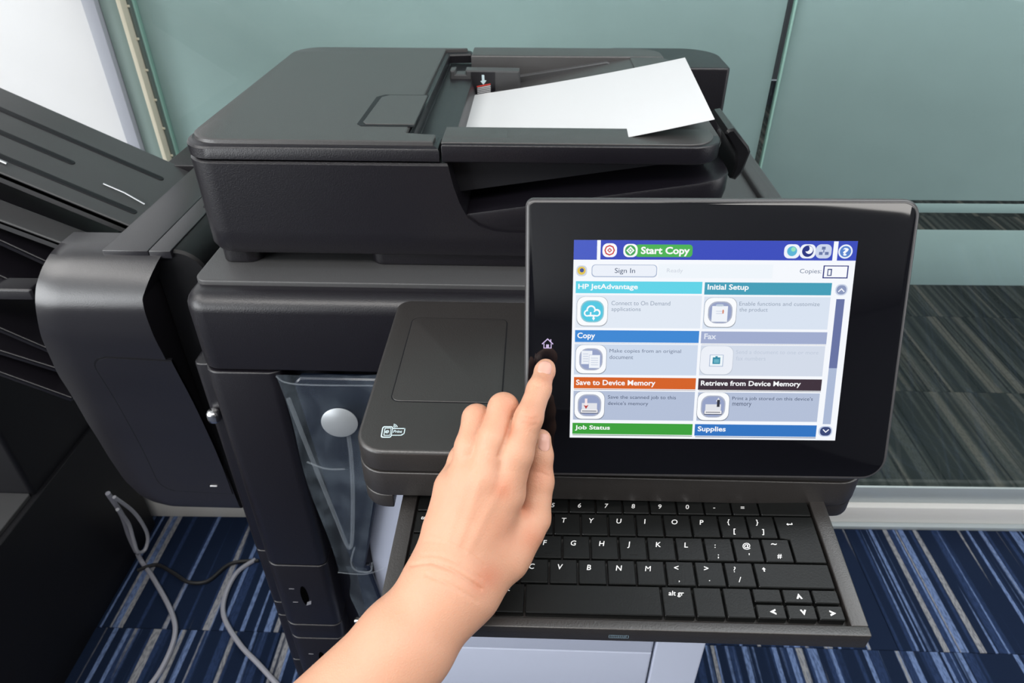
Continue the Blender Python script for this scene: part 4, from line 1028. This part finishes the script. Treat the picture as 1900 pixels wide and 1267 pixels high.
mxb = N('ShaderNodeMix'); mxb.data_type = 'RGBA'; mxb.inputs[7].default_value = rgb(184, 112, 84); L.new(at_.outputs['Fac'], mxb.inputs[0]); L.new(mxa.outputs[2], mxb.inputs[6]); L.new(mxb.outputs[2], bs_.inputs['Base Color'])
n2 = N('ShaderNodeTexVoronoi'); n2.inputs['Scale'].default_value = 900; L.new(geo.outputs['Position'], n2.inputs['Vector'])
bp = N('ShaderNodeBump'); bp.inputs['Strength'].default_value = 0.22; bp.inputs['Distance'].default_value = 0.0005; L.new(n2.outputs['Distance'], bp.inputs['Height']); L.new(bp.outputs['Normal'], bs_.inputs['Normal'])
me.materials.append(ms)
person = bpy.data.objects.new('person', me); COL.objects.link(person)
tag(person, "person's bare right forearm and hand, index finger pressing the touchscreen's black border", 'person')
# nails
M_NAIL = mat('fingernail', rgb(206, 158, 142), 0.34, 0.5, vary=0.03)
def nail(c, along, out, length, width):
    along = along / np.linalg.norm(along); out = out - along * (out @ along); out /= np.linalg.norm(out); side = np.cross(along, out)
    rel = vert - c; ra, rs, ro = rel @ along, rel @ side, rel @ out
    near = (np.abs(ra) < length) & (np.abs(rs) < width) & (np.abs(ro) < 0.010) & ((vn @ out) > 0.15)
    ra, rs, ro = ra[near], rs[near], ro[near]
    V = []; Fc = []; na, nb = 12, 10
    for lay in (0, 1):
        for i in range(na + 1):
            t_ = i / na
            wf = math.sqrt(max(0.0, 1 - (abs(t_ - 0.5) / 0.53) ** 3.2))
            for j in range(nb + 1):
                s_ = (j / nb - .5) * wf * width; a_ = (t_ - .5) * length
                w = np.exp(-((ra - a_) ** 2 + (rs - s_) ** 2) / (2 * 0.0008 ** 2)) + 1e-12
                h = float((w * ro).sum() / w.sum())
                edge = max(abs(j / nb - .5) * 2, abs(t_ - .5) * 2) ** 4
                h += 0.00050 - 0.00035 * edge - lay * 0.0011
                V.append(tuple(RW @ (c + along * a_ + side * s_ + out * h) + np.array(CO)))
    m2 = (na + 1) * (nb + 1)
    for lay in (0, 1):
        for i in range(na):
            for j in range(nb):
                a = lay * m2 + i * (nb + 1) + j; q = (a, a + 1, a + nb + 2, a + nb + 1); Fc.append(q if lay == 0 else q[::-1])
    rim = [i * (nb + 1) for i in range(na + 1)] + [na * (nb + 1) + j for j in range(1, nb + 1)] + [i * (nb + 1) + nb for i in range(na - 1, -1, -1)] + [j for j in range(nb - 1, 0, -1)]
    for k in range(len(rim)): Fc.append((rim[k], rim[(k + 1) % len(rim)], rim[(k + 1) % len(rim)] + m2, rim[k] + m2))
    b_ = MB(); b_.add(V, Fc, M_NAIL); b_.build('fingernail', person, angle=70)
nail(J(1010, 684, .4050), J(1014, 660, .4170) - J(1006, 700, .4060), np.array([0.08, 0.55, 1.0]), .0105, .0088)
nail(J(1009, 818, .4020), J(1009, 795, .4015) - J(1006, 840, .401), np.array([0.40, 0.15, 1.0]), .0110, .0082)
